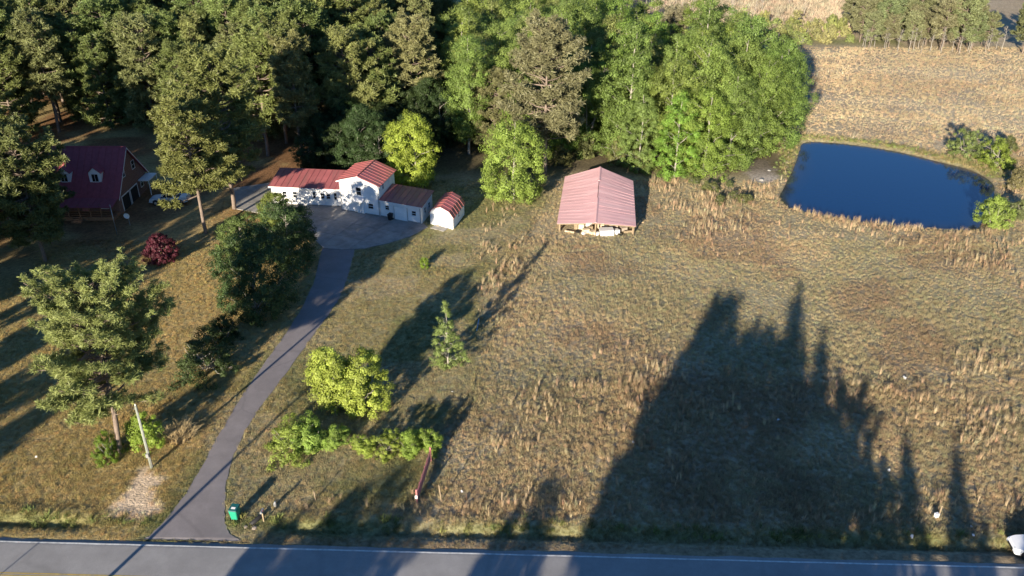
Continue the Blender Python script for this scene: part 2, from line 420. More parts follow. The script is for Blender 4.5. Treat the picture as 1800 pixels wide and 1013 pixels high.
def gold_density(x, y):
    """how thick the tall dry grass stands (world survey)"""
    g = np.zeros(np.shape(x))
    for (px, py, a, b, w) in GOLD_SPOTS:
        c = site(px, py); e = site(px + a, py); n = site(px, py - b); s_ = site(px, py + b)
        rx = abs(e[0] - c[0]); ry = abs(n[1] - s_[1]) / 2
        g = np.maximum(g, w * np.exp(-(((x - c[0]) / rx) ** 2 + ((y - c[1]) / ry) ** 2) * .9))
    d = sdist(x, y, POND)
    g = np.maximum(g, 1.1 * np.exp(-((d - 1.6) / 1.3) ** 2) * (y < 124))
    g = np.maximum(g, .5 * np.exp(-((d - 3.5) / 3.0) ** 2))
    far = sstep(132, 142, y) * sstep(.5, 6, x - 46)
    band = fbm(x * .35, y, 9, 21)
    g = np.maximum(g, far * sstep(.45, .62, band) * .7)
    return g

def soil_colour(x, y):
    """albedo of the turf and soil by kind of cover"""
    n = len(x); c = np.zeros((n, 3))
    a = np.array
    dry, green, greygreen, litter, brown, straw, mown = a([.42,.345,.225]), a([.16,.175,.07]), a([.28,.265,.165]), a([.2,.1,.05]), a([.27,.195,.13]), a([.52,.44,.31]), a([.31,.265,.135])
    base = dry[None] * np.ones((n, 1))
    def mixc(c, col, w): return c * (1 - w[:, None]) + col[None] * w[:, None]
    base = mixc(base, greygreen, .15 + .5 * sstep(.42, .62, fbm(x, y, 17, 31)))
    base = mixc(base, brown, .6 * sstep(.5, .68, fbm(x, y, 11, 37)))
    # the lawns
    fs = field_side(x, y) + (fbm(x, y, 6, 41) - .5) * 6
    lawn = 1 - sstep(-2, 2.5, fs)
    lw = mixc(mown[None] * np.ones((n, 1)), green, .55 * sstep(.42, .62, fbm(x, y, 9, 43)))
    lw = mixc(lw, dry, .5 * sstep(.5, .66, fbm(x, y, 7, 47)))
    west = 1 - sstep(-2, 0, x - np.interp(y, DRIVE_L[:, 1], DRIVE_L[:, 0]))
    lw = mixc(lw, a([.4,.3,.13]), west * (.45 + .5 * fbm(x, y, 8, 53)))
    base = mixc(base, lw[0] * 0 + 0, lawn * 0) * (1 - lawn[:, None]) + lw * lawn[:, None]
    # needle litter in the pine yard and wood
    lit = sstep(100, 125, y) * (1 - sstep(-30, -14, x)) + sstep(84, 100, y) * (1 - sstep(-58, -46, x)) * .8
    base = mixc(base, litter, np.clip(lit, 0, 1) * sstep(.3, .55, fbm(x, y, 8, 59)) * .9)
    # green-grey thin patch in the field and lush roadside strip
    g1 = site(960, 680); base = mixc(base, greygreen * .9, .7 * np.exp(-(((x - g1[0]) / 8) ** 2 + ((y - g1[1]) / 7) ** 2)))
    v = road_v(x, y)
    base = mixc(base, green, np.exp(-((v - 5.9) / .8) ** 2) * (.3 + .8 * fbm(x, y, 3, 61)).clip(0, .9))
    base = mixc(base, a([.25,.19,.12]), np.exp(-((v - 4.0) / .7) ** 2) * .8 * (x > -20))
    # dry far field
    far = sstep(134, 146, y) * sstep(2, 8, x - 46)
    base = mixc(base, straw * .95, far * .8)
    base = mixc(base, a([.36,.29,.2]), far * .5 * sstep(.45, .6, fbm(x * .4, y, 14, 67)))
    base = mixc(base, a([.2,.22,.08]), np.exp(-((y - 231) / 5) ** 2) * (x > 70) * (x < 105) * .8)
    base = mixc(base, a([.4,.32,.22]), sstep(236, 244, y) * (x > 20) * .7)
    dpond = sdist(x, y, POND)
    base = mixc(base, a([.2,.2,.07]), np.exp(-((dpond - 1.5) / 2.0) ** 2) * (y > 128) * .7)
    base = mixc(base, a([.05,.04,.028]), (1 - sstep(-.6, .3, dpond)))
    # wheel track
    dt = dist_poly(x, y, TRACK, False)
    base = mixc(base, a([.36,.33,.2]), .85 * np.exp(-((dt - .9) / .3) ** 2))
    gd = gold_density(x, y)
    base = mixc(base, a([.36,.275,.17]), np.clip(gd, 0, 1) * .5)
    for poly, cc in ((SAND1, a([.66,.5,.34])), (SAND2, a([.5,.43,.36]))):
        dd = sdist(x, y, poly) + (fbm(x, y, 1.6, 71) - .5) * 2.6 + (vnoise(x, y, .5, 73) - .5) * .7
        base = mixc(base, cc, 1 - sstep(-.3, .5, dd))
    # woodland floor under the hardwoods
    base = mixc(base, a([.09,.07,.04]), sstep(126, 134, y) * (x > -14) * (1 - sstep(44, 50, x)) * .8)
    return base

# ------------------------------------------------------------------ ground, road, drive, pond
def build_setting():
    xs = np.concatenate([np.linspace(-2500, -140, 24)[:-1], np.arange(-140, -60, 1.6), np.arange(-60, -26, .4), np.arange(-26, 90, .7), np.arange(90, 190, 1.6), np.linspace(190, 2500, 24)])
    ys = np.concatenate([np.linspace(-1500, -40, 16)[:-1], np.arange(-40, 44, 2.5), np.arange(44, 56, .28), np.arange(56, 150, .7), np.arange(150, 340, 1.8), np.linspace(340, 4000, 24)])
    X, Y = np.meshgrid(xs, ys); x = X.ravel(); y = Y.ravel()
    z = hgt(x, y)
    nx, ny = len(xs), len(ys)
    i = np.arange(nx * ny).reshape(ny, nx)
    F = np.stack([i[:-1, :-1], i[:-1, 1:], i[1:, 1:], i[1:, :-1]], -1).reshape(-1, 4)
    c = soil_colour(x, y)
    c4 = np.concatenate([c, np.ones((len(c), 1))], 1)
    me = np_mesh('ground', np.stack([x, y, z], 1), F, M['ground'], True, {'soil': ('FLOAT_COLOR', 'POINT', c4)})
    g = link(bpy.data.objects.new('ground', me)); tag(g, kind='structure')

    # road with ragged north edge
    us = np.arange(-700, 701, 1.0); us = np.concatenate([np.arange(-900, -60, 20), np.arange(-60, 160, .5), np.arange(160, 900, 20)])
    rng = np.random.default_rng(3)
    nE = 3.62 + (vnoise(us, us * 0, 1.3, 2) - .5) * .16 + (vnoise(us, us * 0, 6, 4) - .5) * .12
    rows = []
    for k, v in enumerate([-3.7, -1.5, 0, 1.5, 3.0]):
        p = ROAD_C0[None] + us[:, None] * ROAD_DIR[None] + v * ROAD_N[None]
        rows.append(np.column_stack([p, np.full(len(us), .03 + .02 * (1 - abs(v) / 3.6))]))
    p = ROAD_C0[None] + us[:, None] * ROAD_DIR[None] + nE[:, None] * ROAD_N[None]
    rows.append(np.column_stack([p, np.full(len(us), .022)]))
    rows.append(np.column_stack([p + ROAD_N[None] * .06, np.full(len(us), -.05)]))
    V = np.vstack(rows); n = len(us); ii = np.arange(len(V)).reshape(len(rows), n)
    F = np.stack([ii[:-1, :-1], ii[:-1, 1:], ii[1:, 1:], ii[1:, :-1]], -1).reshape(-1, 4)
    road = link(bpy.data.objects.new('road', np_mesh('road', V, F, M['road'])))
    tag(road, kind='structure')
    def stripe(name, v0, v1, m):
        uu = np.concatenate([np.arange(-900, -60, 20), np.arange(-60, 160, 1), np.arange(160, 900, 20)])
        w0 = v0 + (vnoise(uu, uu * 0, 2, 8) - .5) * .03; w1 = v1 + (vnoise(uu, uu * 0, 2, 9) - .5) * .03
        a = ROAD_C0[None] + uu[:, None] * ROAD_DIR[None]
        zt = .055 if abs(v0) < 1 else .0375
        V = np.vstack([np.column_stack([a + w0[:, None] * ROAD_N[None], np.full(len(uu), zt)]), np.column_stack([a + w1[:, None] * ROAD_N[None], np.full(len(uu), zt)])])
        n = len(uu); k = np.arange(n - 1)
        o = link(bpy.data.objects.new(name, np_mesh(name, V, np.stack([k, k + 1, n + k + 1, n + k], 1), m)), road)
        return o
    stripe('edge_line', 3.16, 3.30, M['white_line'])
    stripe('centre_line', .06, .16, M['yellow_line']); stripe('centre_line', -.16, -.06, M['yellow_line'])

    # driveway sheet
    n = len(DRIVE_L); cols = 7; V = []
    rr = random.Random(5)
    for i in range(n):
        for k in range(cols):
            t = k / (cols - 1)
            p = DRIVE_L[i] * (1 - t) + DRIVE_R[i] * t
            if k in (0, cols - 1): p = p + np.array([rr.uniform(-.07, .07), 0])
            V.append((p[0], p[1], .05 if 0 < k < cols - 1 else .03))
    ii = np.arange(n * cols).reshape(n, cols)
    F = np.stack([ii[:-1, :-1], ii[:-1, 1:], ii[1:, 1:], ii[1:, :-1]], -1).reshape(-1, 4)
    V = np.array(V); V[:cols, 2] = .012; V[cols:2*cols, 2] = .02
    d = link(bpy.data.objects.new('driveway', np_mesh('driveway', V, F, M['drive']))); tag(d, kind='structure')

    mb = MB(); uu = np.linspace(10.5, 19.6, 24); q = []
    for k_, u_ in enumerate(uu):
        p_ = road_pt(u_, 3.70 + .05 * math.sin(k_ * 1.9) + .03 * math.sin(k_ * 4.1)); q.append(p_)
    mb.add([(p_[0], p_[1], .062) for p_ in q] + [(p_[0], p_[1] + .09, .062) for p_ in q], [(k_, k_ + 1, 24 + k_ + 1, 24 + k_) for k_ in range(23)]); mb.build('tar_joint', M['black'], d)

    # concrete pad cast in slabs
    pad = empty('parking_pad', (-24, 110, 0)); tag(pad, kind='structure')
    ang = R(-24); ca, sa = math.cos(ang), math.sin(ang)
    P = [((p[0] + 24) * ca + (p[1] - 110) * sa, -(p[0] + 24) * sa + (p[1] - 110) * ca) for p in PAD]
    def clip(poly, axis, val, keep_less):
        out = []
        for i in range(len(poly)):
            a, b = poly[i], poly[(i + 1) % len(poly)]
            ia = (a[axis] <= val) == keep_less; ib = (b[axis] <= val) == keep_less
            if ia: out.append(a)
            if ia != ib:
                t = (val - a[axis]) / (b[axis] - a[axis]); out.append((a[0] + t * (b[0] - a[0]), a[1] + t * (b[1] - a[1])))
        return out
    S = 4.2; g = .025; k = 0
    x0, x1 = min(p[0] for p in P), max(p[0] for p in P); y0, y1 = min(p[1] for p in P), max(p[1] for p in P)
    for i in range(int((x1 - x0) / S) + 1):
        for j in range(int((y1 - y0) / S) + 1):
            q = clip(P, 0, x0 + i * S + g, False); q = clip(q, 0, x0 + (i + 1) * S - g, True) if len(q) > 2 else q
            q = clip(q, 1, y0 + j * S + g, False) if len(q) > 2 else q; q = clip(q, 1, y0 + (j + 1) * S - g, True) if len(q) > 2 else q
            if len(q) < 3: continue
            ar = abs(sum(q[m][0] * q[(m + 1) % len(q)][1] - q[(m + 1) % len(q)][0] * q[m][1] for m in range(len(q)))) / 2
            if ar < .15: continue
            w = [(a * ca - b * sa, a * sa + b * ca) for a, b in q]
            zt = .085 + rr.uniform(-.012, .012)
            mb = MB(); mb.prism(w, -.1, [zt + rr.uniform(-.006, .006)] * len(w)); mb.build('concrete_slab', M['concrete'], pad)

    # pond water
    c = POND.mean(0); un = (POND - c) / np.linalg.norm(POND - c, axis=1)[:, None]
    rings = [POND + un * k for k in (1.0, .3, -.3, -1.0, -2.2, -4.0)]; n = len(POND)
    V = np.vstack([np.column_stack([r_, np.full(n, -.3)]) for r_ in rings] + [np.array([[c[0], c[1], -.3]])])
    dep = np.concatenate([np.full(n, v_) for v_ in (0, .05, .35, .7, .9, 1)] + [np.array([1.])])
    F = []
    for k in range(len(rings) - 1):
        for i in range(n):
            i2 = (i + 1) % n; F += [(k*n+i, k*n+i2, (k+1)*n+i2), (k*n+i, (k+1)*n+i2, (k+1)*n+i)]
    F += [((len(rings)-1)*n+i, (len(rings)-1)*n+(i+1) % n, len(V)-1) for i in range(n)]
    w = link(bpy.data.objects.new('pond_water', np_mesh('pond_water', V, F, M['water'], True, {'depth': ('FLOAT', 'POINT', dep)}))); tag(w, kind='structure')

build_setting()

# ------------------------------------------------------------------ trees: meshes
def tubes_np(paths, sides=5):
    """paths: list of (pts(k,3), radii(k)) -> V, F quads"""
    Vs, Fs, n0 = [], [], 0
    ang = np.linspace(0, 2 * np.pi, sides, endpoint=False); ca, sa = np.cos(ang), np.sin(ang)
    for pts, rad in paths:
        pts = np.asarray(pts, float); rad = np.asarray(rad, float); k = len(pts)
        d = np.gradient(pts, axis=0); d /= np.linalg.norm(d, axis=1)[:, None] + 1e-9
        ref = np.where(np.abs(d[:, 2:3]) > .9, np.array([[1., 0, 0]]), np.array([[0, 0, 1.]]))
        a = np.cross(ref, d); a /= np.linalg.norm(a, axis=1)[:, None] + 1e-9; b = np.cross(d, a)
        ring = pts[:, None] + rad[:, None, None] * (a[:, None] * ca[None, :, None] + b[:, None] * sa[None, :, None])
        Vs.append(ring.reshape(-1, 3))
        i = n0 + np.arange(k * sides).reshape(k, sides); j = np.roll(i, -1, axis=1)
        Fs.append(np.stack([i[:-1], j[:-1], j[1:], i[1:]], -1).reshape(-1, 4)); n0 += k * sides
    return np.vstack(Vs), np.vstack(Fs)

def rand_unit(rng, n):
    v = rng.normal(size=(n, 3)); return v / (np.linalg.norm(v, axis=1)[:, None] + 1e-9)

def needle_tufts(rng, cen, rad, n_per, width, flat=.75, up=.35):
    """radiating needle sprays round each twig end: one thin triangle each"""
    K = len(cen); c = np.repeat(cen, n_per, 0); r = np.repeat(rad, n_per)
    d = rand_unit(rng, K * n_per); d[:, 2] = d[:, 2] * flat + up; d /= np.linalg.norm(d, axis=1)[:, None]
    w = np.cross(d, rand_unit(rng, len(d))); w /= np.linalg.norm(w, axis=1)[:, None] + 1e-9
    off = rand_unit(rng, len(d)) * (r * .38)[:, None]
    s = c + off + d * (r * .12)[:, None]; e = c + off + d * (r * rng.uniform(.7, 1.15, len(d)))[:, None]
    e[:, 2] -= r * .08
    ww = w * (width * rng.uniform(.7, 1.3, len(d)))[:, None]
    V = np.stack([s - ww, s + ww, e + ww * .45, e - ww * .45], 1).reshape(-1, 3)
    F = np.arange(len(V)).reshape(-1, 4)
    t = np.repeat(np.clip(np.repeat(rng.uniform(.2, .8, K), n_per) + rng.normal(0, .12, len(d)), 0, 1), 4)
    return V, F, t

def leaf_clumps(rng, cen, rad, outw, n_per, size, flat=.8):
    """leaf-sized rhombi laid through each clump, facing roughly outwards"""
    K = len(cen); c = np.repeat(cen, n_per, 0); r = np.repeat(rad, n_per); ow = np.repeat(outw, n_per, 0)
    d = rand_unit(rng, len(c)); d[:, 2] *= flat
    pos = c + d * (r * rng.uniform(.35, 1.0, len(c)) )[:, None]
    nrm = d * .8 + ow * .4 + rand_unit(rng, len(c)) * .5; nrm[:, 2] += .22
    nrm /= np.linalg.norm(nrm, axis=1)[:, None] + 1e-9
    a = np.cross(nrm, rand_unit(rng, len(c))); a /= np.linalg.norm(a, axis=1)[:, None] + 1e-9
    b = np.cross(nrm, a)
    sz = size * rng.uniform(.6, 1.35, len(c))
    a = a * sz[:, None]; b = b * (sz * .6)[:, None]
    V = np.stack([pos - a, pos + b - a * .1, pos + a, pos - b - a * .1], 1).reshape(-1, 3)
    F = np.arange(len(V)).reshape(-1, 4)
    t = np.repeat(np.clip(np.repeat(rng.uniform(.12, .88, K), n_per) + rng.normal(0, .09, len(c)), 0, 1), 4)
    return V, F, t

def make_pine(seed, H=22, Rm=4.2, base=.42, n_per=46, tuft=.62, width=.055, whorl=.85, br=5, bare=6, dens=1.0, bark='bark_pine'):
    rng = np.random.default_rng(seed)
    zt = np.linspace(0, H, 12)
    bend = np.cumsum(rng.normal(0, .07, (12, 2)), 0); bend -= bend[0]
    tp = np.column_stack([bend, zt]); r0 = .012 * H + .06
    tr = r0 * (1 - (zt / H) ** 1.3 * .88)
    paths = [(tp, tr)]
    cen, rad = [], []
    zb = base * H; z = zb
    lob = rng.uniform(0, 6.28, 3); 
    def axis(zz): return np.array([np.interp(zz, zt, tp[:, 0]), np.interp(zz, zt, tp[:, 1]), zz])
    while z < H * .985:
        t = (z - zb) / (H - zb)
        prof = (0.7 + 1.0 * t) * max(1 - t, .0) ** .5 + .08
        nb = rng.integers(br - 1, br + 2)
        a0 = rng.uniform(0, 6.28)
        for k in range(nb):
            if rng.random() < .16: continue
            az = a0 + k * 6.283 / nb + rng.normal(0, .25)
            lobe = 1 + .22 * math.sin(az * 2 + lob[0] + z * .25) + .18 * math.sin(az * 3 + lob[1] - z * .4)
            Lb = max(.5, Rm * prof * lobe * rng.uniform(.72, 1.06))
            el = R(-4 + 36 * t + rng.normal(0, 6))
            h = np.array([math.cos(az), math.sin(az), 0.]); 
            st = axis(z)
            ss = np.linspace(0, 1, 5)
            up = math.tan(el) * ss * .75 + .22 * ss ** 2 - .1 * ss * (1 - t)
            pts = st[None] + Lb * (ss[:, None] * h[None] * math.cos(el) ** .5 + up[:, None] * np.array([[0, 0, 1.]]))
            pts[1:] += rng.normal(0, .05 * Lb * .4, (4, 3))
            rb = max(.018, .022 * Lb + .012)
            paths.append((pts, rb * (1 - ss * .8)))
            side = np.array([-h[1], h[0], 0.])
            nc = max(2, int(Lb * 2.0 * dens))
            for j in range(nc):
                s = 1 - .62 * (j / nc) ** 1.0 * rng.uniform(.8, 1.1) if j else 1.0
                if t < .1 and s < .5: continue
                bp = np.array([np.interp(s, ss, pts[:, q]) for q in range(3)])
                lat = rng.uniform(-1, 1) * Lb * .42 * (1.08 - s * .75)
                cpt = bp + side * lat + h * abs(lat) * .35 + np.array([0, 0, rng.uniform(0, .45)])
                cen.append(cpt); rad.append(tuft * rng.uniform(.7, 1.2) * (1 - .25 * t))
                if abs(lat) > .5: paths.append((np.array([bp, (bp + cpt) / 2 + [0, 0, -.05], cpt]), np.array([.022, .017, .01])))
        z += whorl * rng.uniform(.7, 1.3) * (1 - .35 * t)
    for k in range(bare):
        zz = rng.uniform(base * H * .45, zb); az = rng.uniform(0, 6.28); L_ = rng.uniform(.5, 2.0)
        st = axis(zz); h = np.array([math.cos(az), math.sin(az), rng.uniform(-.2, .3)])
        paths.append((np.array([st, st + h * L_ * .5, st + h * L_ + [0, 0, rng.uniform(-.3, .3)]]), np.array([.04, .03, .012])))
    cen = np.array(cen); rad = np.array(rad)
    V, F, tint = needle_tufts(rng, cen, rad, n_per, width)
    tv, tf = tubes_np(paths, 5)
    tm = np_mesh('pine_trunk', tv, tf, M[bark], True)
    cm = np_mesh('pine_crown', V, F, M['needles'], False, {'tint': ('FLOAT', 'POINT', tint)})
    return tm, cm

PROF = {
    'oak': lambda t: np.sqrt(np.clip(1 - (2 * (t - .42) / 1.16) ** 2, 0.02, 1)) ,
    'tall': lambda t: np.clip(.55 + 1.1 * t, 0, 1.0) * np.clip((1 - t) * 2.2, 0, 1) ** .6 + .05,
    'skirt': lambda t: (np.clip(1 - t, 0, 1) ** .55) * .95 + .06,
    'full': lambda t: np.clip(.78 + .9 * t, 0, 1.0) * np.sqrt(np.clip(1 - np.clip((t - .35) / .65, 0, 1) ** 2, 0, 1)) + .04,
    'cone': lambda t: np.clip(1 - t, 0, 1) ** .8 * np.clip(.55 + t * 4, 0, 1) + .04,
    'dome': lambda t: np.sqrt(np.clip(1 - t ** 2, 0.0, 1)) * .95 + .05,
}
def make_broadleaf(seed, H=18, Rm=4.5, base=.15, prof='oak', n_cl=330, n_per=44, cl_r=.85, leaf=.17, stems=1, limbs=16, bark='bark_grey', lobes=.28, dead=0, wobble=1.0):
    rng = np.random.default_rng(seed)
    pf = PROF[prof]; zb = base * H
    nk = 9; kd = rand_unit(rng, nk); ka = rng.uniform(-1, 1, nk)
    t = rng.uniform(0, 1, n_cl); t = t ** 1.0
    az = rng.uniform(0, 2 * np.pi, n_cl); q = rng.uniform(0, 1, n_cl) ** .38
    w = pf(t)
    keep = rng.uniform(0, 1, n_cl) < np.clip(w * 1.1 + .12, 0, 1); t, az, q, w = t[keep], az[keep], q[keep], w[keep]
    dirs = np.column_stack([np.cos(az), np.sin(az), (t - .5) * 1.6]); dirs /= np.linalg.norm(dirs, axis=1)[:, None]
    lob = np.zeros(len(t))
    for k in range(nk): lob += ka[k] * np.exp(4.0 * (dirs @ kd[k] - 1)) 
    rr = Rm * w * q * (1 + lobes * np.clip(lob, -1, 1.0)) * rng.uniform(.88, 1.14, len(t))
    zt = np.linspace(0, H * .97, 10); bend = np.cumsum(rng.normal(0, .012 * H * wobble * .5, (10, 2)), 0); bend -= bend[0]
    ax = np.column_stack([np.interp(zb + t * (H - zb), zt, bend[:, 0]), np.interp(zb + t * (H - zb), zt, bend[:, 1])])
    cen = np.column_stack([ax[:, 0] + rr * np.cos(az), ax[:, 1] + rr * np.sin(az), zb + t * (H - zb) * (1 + .1 * lob) - .25 * cl_r])
    cen[:, 2] = np.maximum(cen[:, 2], cl_r * .35)
    rad = cl_r * rng.uniform(.6, 1.25, len(t))
    out = np.column_stack([np.cos(az), np.sin(az), (t - .35)]); out /= np.linalg.norm(out, axis=1)[:, None]
    V, F, tint = leaf_clumps(rng, cen, rad, out, n_per, leaf)
    paths = []
    r0 = .011 * H + .05
    if stems == 1:
        paths.append((np.column_stack([bend, zt]), r0 * (1 - zt / H * .85)))
    else:
        for k in range(stems):
            a = rng.uniform(0, 6.28); e = np.array([math.cos(a) * Rm * .55, math.sin(a) * Rm * .55, H * .75])
            s = np.linspace(0, 1, 5)[:, None]
            paths.append((np.array([[math.cos(a) * .15, math.sin(a) * .15, -.05]]) * (1 - s) + e[None] * s + rng.normal(0, .05, (5, 3)), (r0 * .6) * (1 - s[:, 0] * .8)))
    order = rng.permutation(len(cen))[:limbs]
    for i in order:
        c = cen[i]
        zs = max(zb * .6, c[2] - np.hypot(c[0], c[1]) * rng.uniform(.5, .9)); zs = min(zs, H * .9); zs = max(zs, .15)
        st = np.array([np.interp(zs, zt, bend[:, 0]), np.interp(zs, zt, bend[:, 1]), zs])
        s = np.linspace(0, 1, 5)[:, None]
        mid = st + (c - st) * s; mid[:, 2] += np.sin(s[:, 0] * np.pi) * .08 * np.linalg.norm(c - st)
        mid[1:-1] += rng.normal(0, .12, (3, 3))
        paths.append((mid, (.02 + .012 * np.linalg.norm(c - st)) * (1 - s[:, 0] * .82)))
    for k in range(dead):
        i = rng.integers(len(cen)); c = cen[i] * np.array([1.18, 1.18, 1.0]); st = np.array([0, 0, max(.3, c[2] - 2.5)])
        s = np.linspace(0, 1, 4)[:, None]
        paths.append((st + (c - st) * s + rng.normal(0, .1, (4, 3)) * s, .05 * (1 - s[:, 0] * .7)))
    tv, tf = tubes_np(paths, 5)
    tm = np_mesh('trunk', tv, tf, M[bark], True)
    cm = np_mesh('crown', V, F, M['leaves'], False, {'tint': ('FLOAT', 'POINT', tint)})
    return tm, cm

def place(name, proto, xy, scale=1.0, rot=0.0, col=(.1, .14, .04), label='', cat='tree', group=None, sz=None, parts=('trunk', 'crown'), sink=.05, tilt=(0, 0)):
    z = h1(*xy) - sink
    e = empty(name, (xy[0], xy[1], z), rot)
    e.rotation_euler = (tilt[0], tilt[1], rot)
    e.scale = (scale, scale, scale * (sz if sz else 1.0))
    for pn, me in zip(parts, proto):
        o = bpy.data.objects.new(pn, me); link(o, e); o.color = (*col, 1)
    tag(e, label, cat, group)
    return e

RNG = random.Random(11)
# prototypes
PINES = [make_pine(100 + i, H=20.5, Rm=r, base=b, n_per=44, tuft=.7, width=.06, dens=1.25, br=6) for i, (r, b) in enumerate([(4.6, .30), (4.0, .36), (5.0, .26), (4.3, .32), (3.8, .38)])]
LOW_PINES = [make_pine(130 + i, H=17, Rm=4.6, base=.08, n_per=44, tuft=.7, width=.06, dens=1.2, br=6) for i in range(2)]
YARD_PINES = [make_pine(140 + i, H=18.5, Rm=r, base=b, n_per=54, tuft=.66, whorl=.72, dens=1.3, br=6) for i, (r, b) in enumerate([(5.4, .14), (4.8, .2), (5.2, .32)])]
FAR_PINES = [make_pine(150 + i, H=13, Rm=4.2, base=.26, n_per=40, tuft=.75, dens=1.0, width=.08, bare=14) for i in range(3)]
BIG_PINE = make_pine(171, H=16.8, Rm=5.3, base=.34, n_per=56, tuft=.46, width=.026, whorl=.56, br=7, bare=7, dens=2.1)
HARD = [make_broadleaf(200, 20, 5.0, .1, 'oak', 270, 120, 1.05, .125, dead=4, lobes=.55), make_broadleaf(201, 21, 4.4, .14, 'tall', 270, 115, 1.05, .125, dead=5, lobes=.55), make_broadleaf(202, 18, 5.6, .03, 'full', 310, 125, 1.15, .125, dead=5, lobes=.5),
        make_broadleaf(203, 19, 4.2, .05, 'full', 290, 110, .95, .12, lobes=.5, dead=2), make_broadleaf(204, 18, 5.4, .06, 'oak', 280, 125, 1.2, .13, dead=6, lobes=.6)]
BRIGHT = [make_broadleaf(220, 12, 4.6, .1, 'oak', 330, 105, .85, .11, lobes=.5), make_broadleaf(221, 12, 4.4, .06, 'oak', 320, 105, .9, .11, lobes=.6)]
def twin(a, b, offs):
    out = []
    for k, nm in enumerate(('trunk', 'crown')):
        bm = bmesh.new(); bm.from_mesh(a[k])
        other = b[k].copy(); other.transform(Matrix.Translation(offs)); bm.from_mesh(other); me = bpy.data.meshes.new(nm); bm.to_mesh(me); bm.free(); me.materials.append(a[k].materials[0]); out.append(me)
    return tuple(out)
YELLOW = twin(make_broadleaf(230, 7.2, 2.8, .12, 'oak', 210, 120, .6, .085, lobes=.6, limbs=26), make_broadleaf(231, 6.0, 2.4, .1, 'oak', 170, 120, .58, .085, lobes=.6, limbs=24), (2.6, .4, 0))
DARK = [make_broadleaf(240, 11, 4.6, .06, 'oak', 440, 110, .75, .095, lobes=.6, limbs=30), make_broadleaf(241, 9, 3.8, .05, 'oak', 330, 110, .7, .095, limbs=30, lobes=.55)]
SHRUB = [make_broadleaf(250 + i, 3.2, 2.3, .02, 'dome', 130, 100, .42, .07, stems=5, limbs=18, lobes=.7) for i in range(3)]
CEDAR = make_broadleaf(260, 7.2, 1.85, .03, 'cone', 240, 80, .36, .06, stems=1, limbs=40, lobes=.5, bark='bark_grey')
SPIRE = make_broadleaf(261, 16, 2.2, .02, 'cone', 420, 36, .5, .13, stems=1, limbs=20, lobes=.2)
MAPLE = make_broadleaf(270, 3.9, 2.3, .12, 'dome', 260, 60, .36, .085, stems=4, limbs=26, lobes=.4)
# ------------------------------------------------------------------ trees: planting
PINE_C = [(.175, .215, .066), (.195, .22, .075), (.15, .195, .06), (.205, .22, .086)]
HARD_C = [(.19, .26, .065), (.21, .275, .065), (.17, .24, .06), (.23, .275, .085), (.2, .28, .055)]

# the yard, named singly
place('pine_tree', BIG_PINE, site(212, 797), 1.0, 1.2, (.26, .285, .095), 'big spreading pine with pale bare trunk beside the utility pole and driveway', 'pine tree', tilt=(0, R(5)))
place('pine_tree', YARD_PINES[2], site(362, 410), .98, 2.1, (.2, .225, .07), 'pine with crooked pale limbs standing in front of the silver pickup truck', 'pine tree')
place('pine_tree', PINES[2], site(412, 368), 1.1, .6, (.18, .2, .062), 'tall pine between the silver pickup and the left wing of the white building', 'pine tree')
place('pine_tree', PINES[1], site(535, 292), 1.02, 1.9, (.19, .195, .075), 'narrow pine with bare lower trunk rising behind the left end of the white building', 'pine tree')
place('pine_tree', PINES[0], site(727, 236), 1.0, .3, (.21, .205, .09), 'pale grey green pine standing free behind the yellow green tree and white building', 'pine tree')
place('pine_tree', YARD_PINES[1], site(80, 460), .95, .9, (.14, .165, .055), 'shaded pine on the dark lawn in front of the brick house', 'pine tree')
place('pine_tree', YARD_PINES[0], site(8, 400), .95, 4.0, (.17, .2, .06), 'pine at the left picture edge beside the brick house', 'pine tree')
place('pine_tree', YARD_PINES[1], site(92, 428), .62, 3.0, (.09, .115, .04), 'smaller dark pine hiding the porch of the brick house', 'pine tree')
place('pine_tree', YARD_PINES[0], site(-35, 330), 1.0, 5.2, (.17, .19, .06), 'pine behind the brick house at the left picture edge', 'pine tree')
place('pine_tree', PINES[2], site(958, 306), 1.16, 2.6, (.2, .2, .1), 'big grey brown pine with tiered limbs behind the barn, among green hardwoods', 'pine tree')
place('pine_tree', YARD_PINES[0], site(868, 268), .75, 2.0, (.19, .195, .085), 'lower grey green pine left of the big grey brown pine in the hardwoods', 'pine tree')
p = G0 = (24.5, 160.0)
place('pine_tree', PINES[4], (33.0, 172.0), .92, 2.0, (.21, .19, .12), 'small brownish pine at the back edge of the hardwoods', 'pine tree')

place('broadleaf_tree', BRIGHT[0], site(733, 330), 1.03, .5, (.34, .39, .06), 'rounded yellow green tree right behind the two storey part of the white building', 'tree')
place('broadleaf_tree', BRIGHT[1], site(903, 352), 1.05, 2.2, (.3, .37, .075), 'bright green tree standing between the shed and the barn', 'tree')
place('broadleaf_tree', YELLOW, site(590, 726), 1.04, 0.0, (.33, .4, .075), 'low twin crowned yellow green tree right of the driveway', 'tree')
place('cedar_tree', CEDAR, site(788, 640), 1.0, .4, (.25, .3, .09), 'slim cone shaped cedar on the lawn, right of the yellow green tree', 'tree')
place('broadleaf_tree', DARK[0], site(452, 560), 1.0, .2, (.06, .098, .033), 'large green tree, darkened for shade, overhanging the left side of the driveway', 'tree')  # leaf colour darkened to paint in the shade of the big pine
place('broadleaf_tree', DARK[1], site(516, 470), 1.02, 1.6, (.065, .105, .035), 'green tree, darkened for shade, by the driveway next to the concrete pad', 'tree')  # leaves coloured darker for the shade it stands in
place('broadleaf_tree', DARK[1], site(487, 402), .62, 2.9, (.17, .22, .05), 'pale leaved small tree hiding the left end of the white building', 'tree')
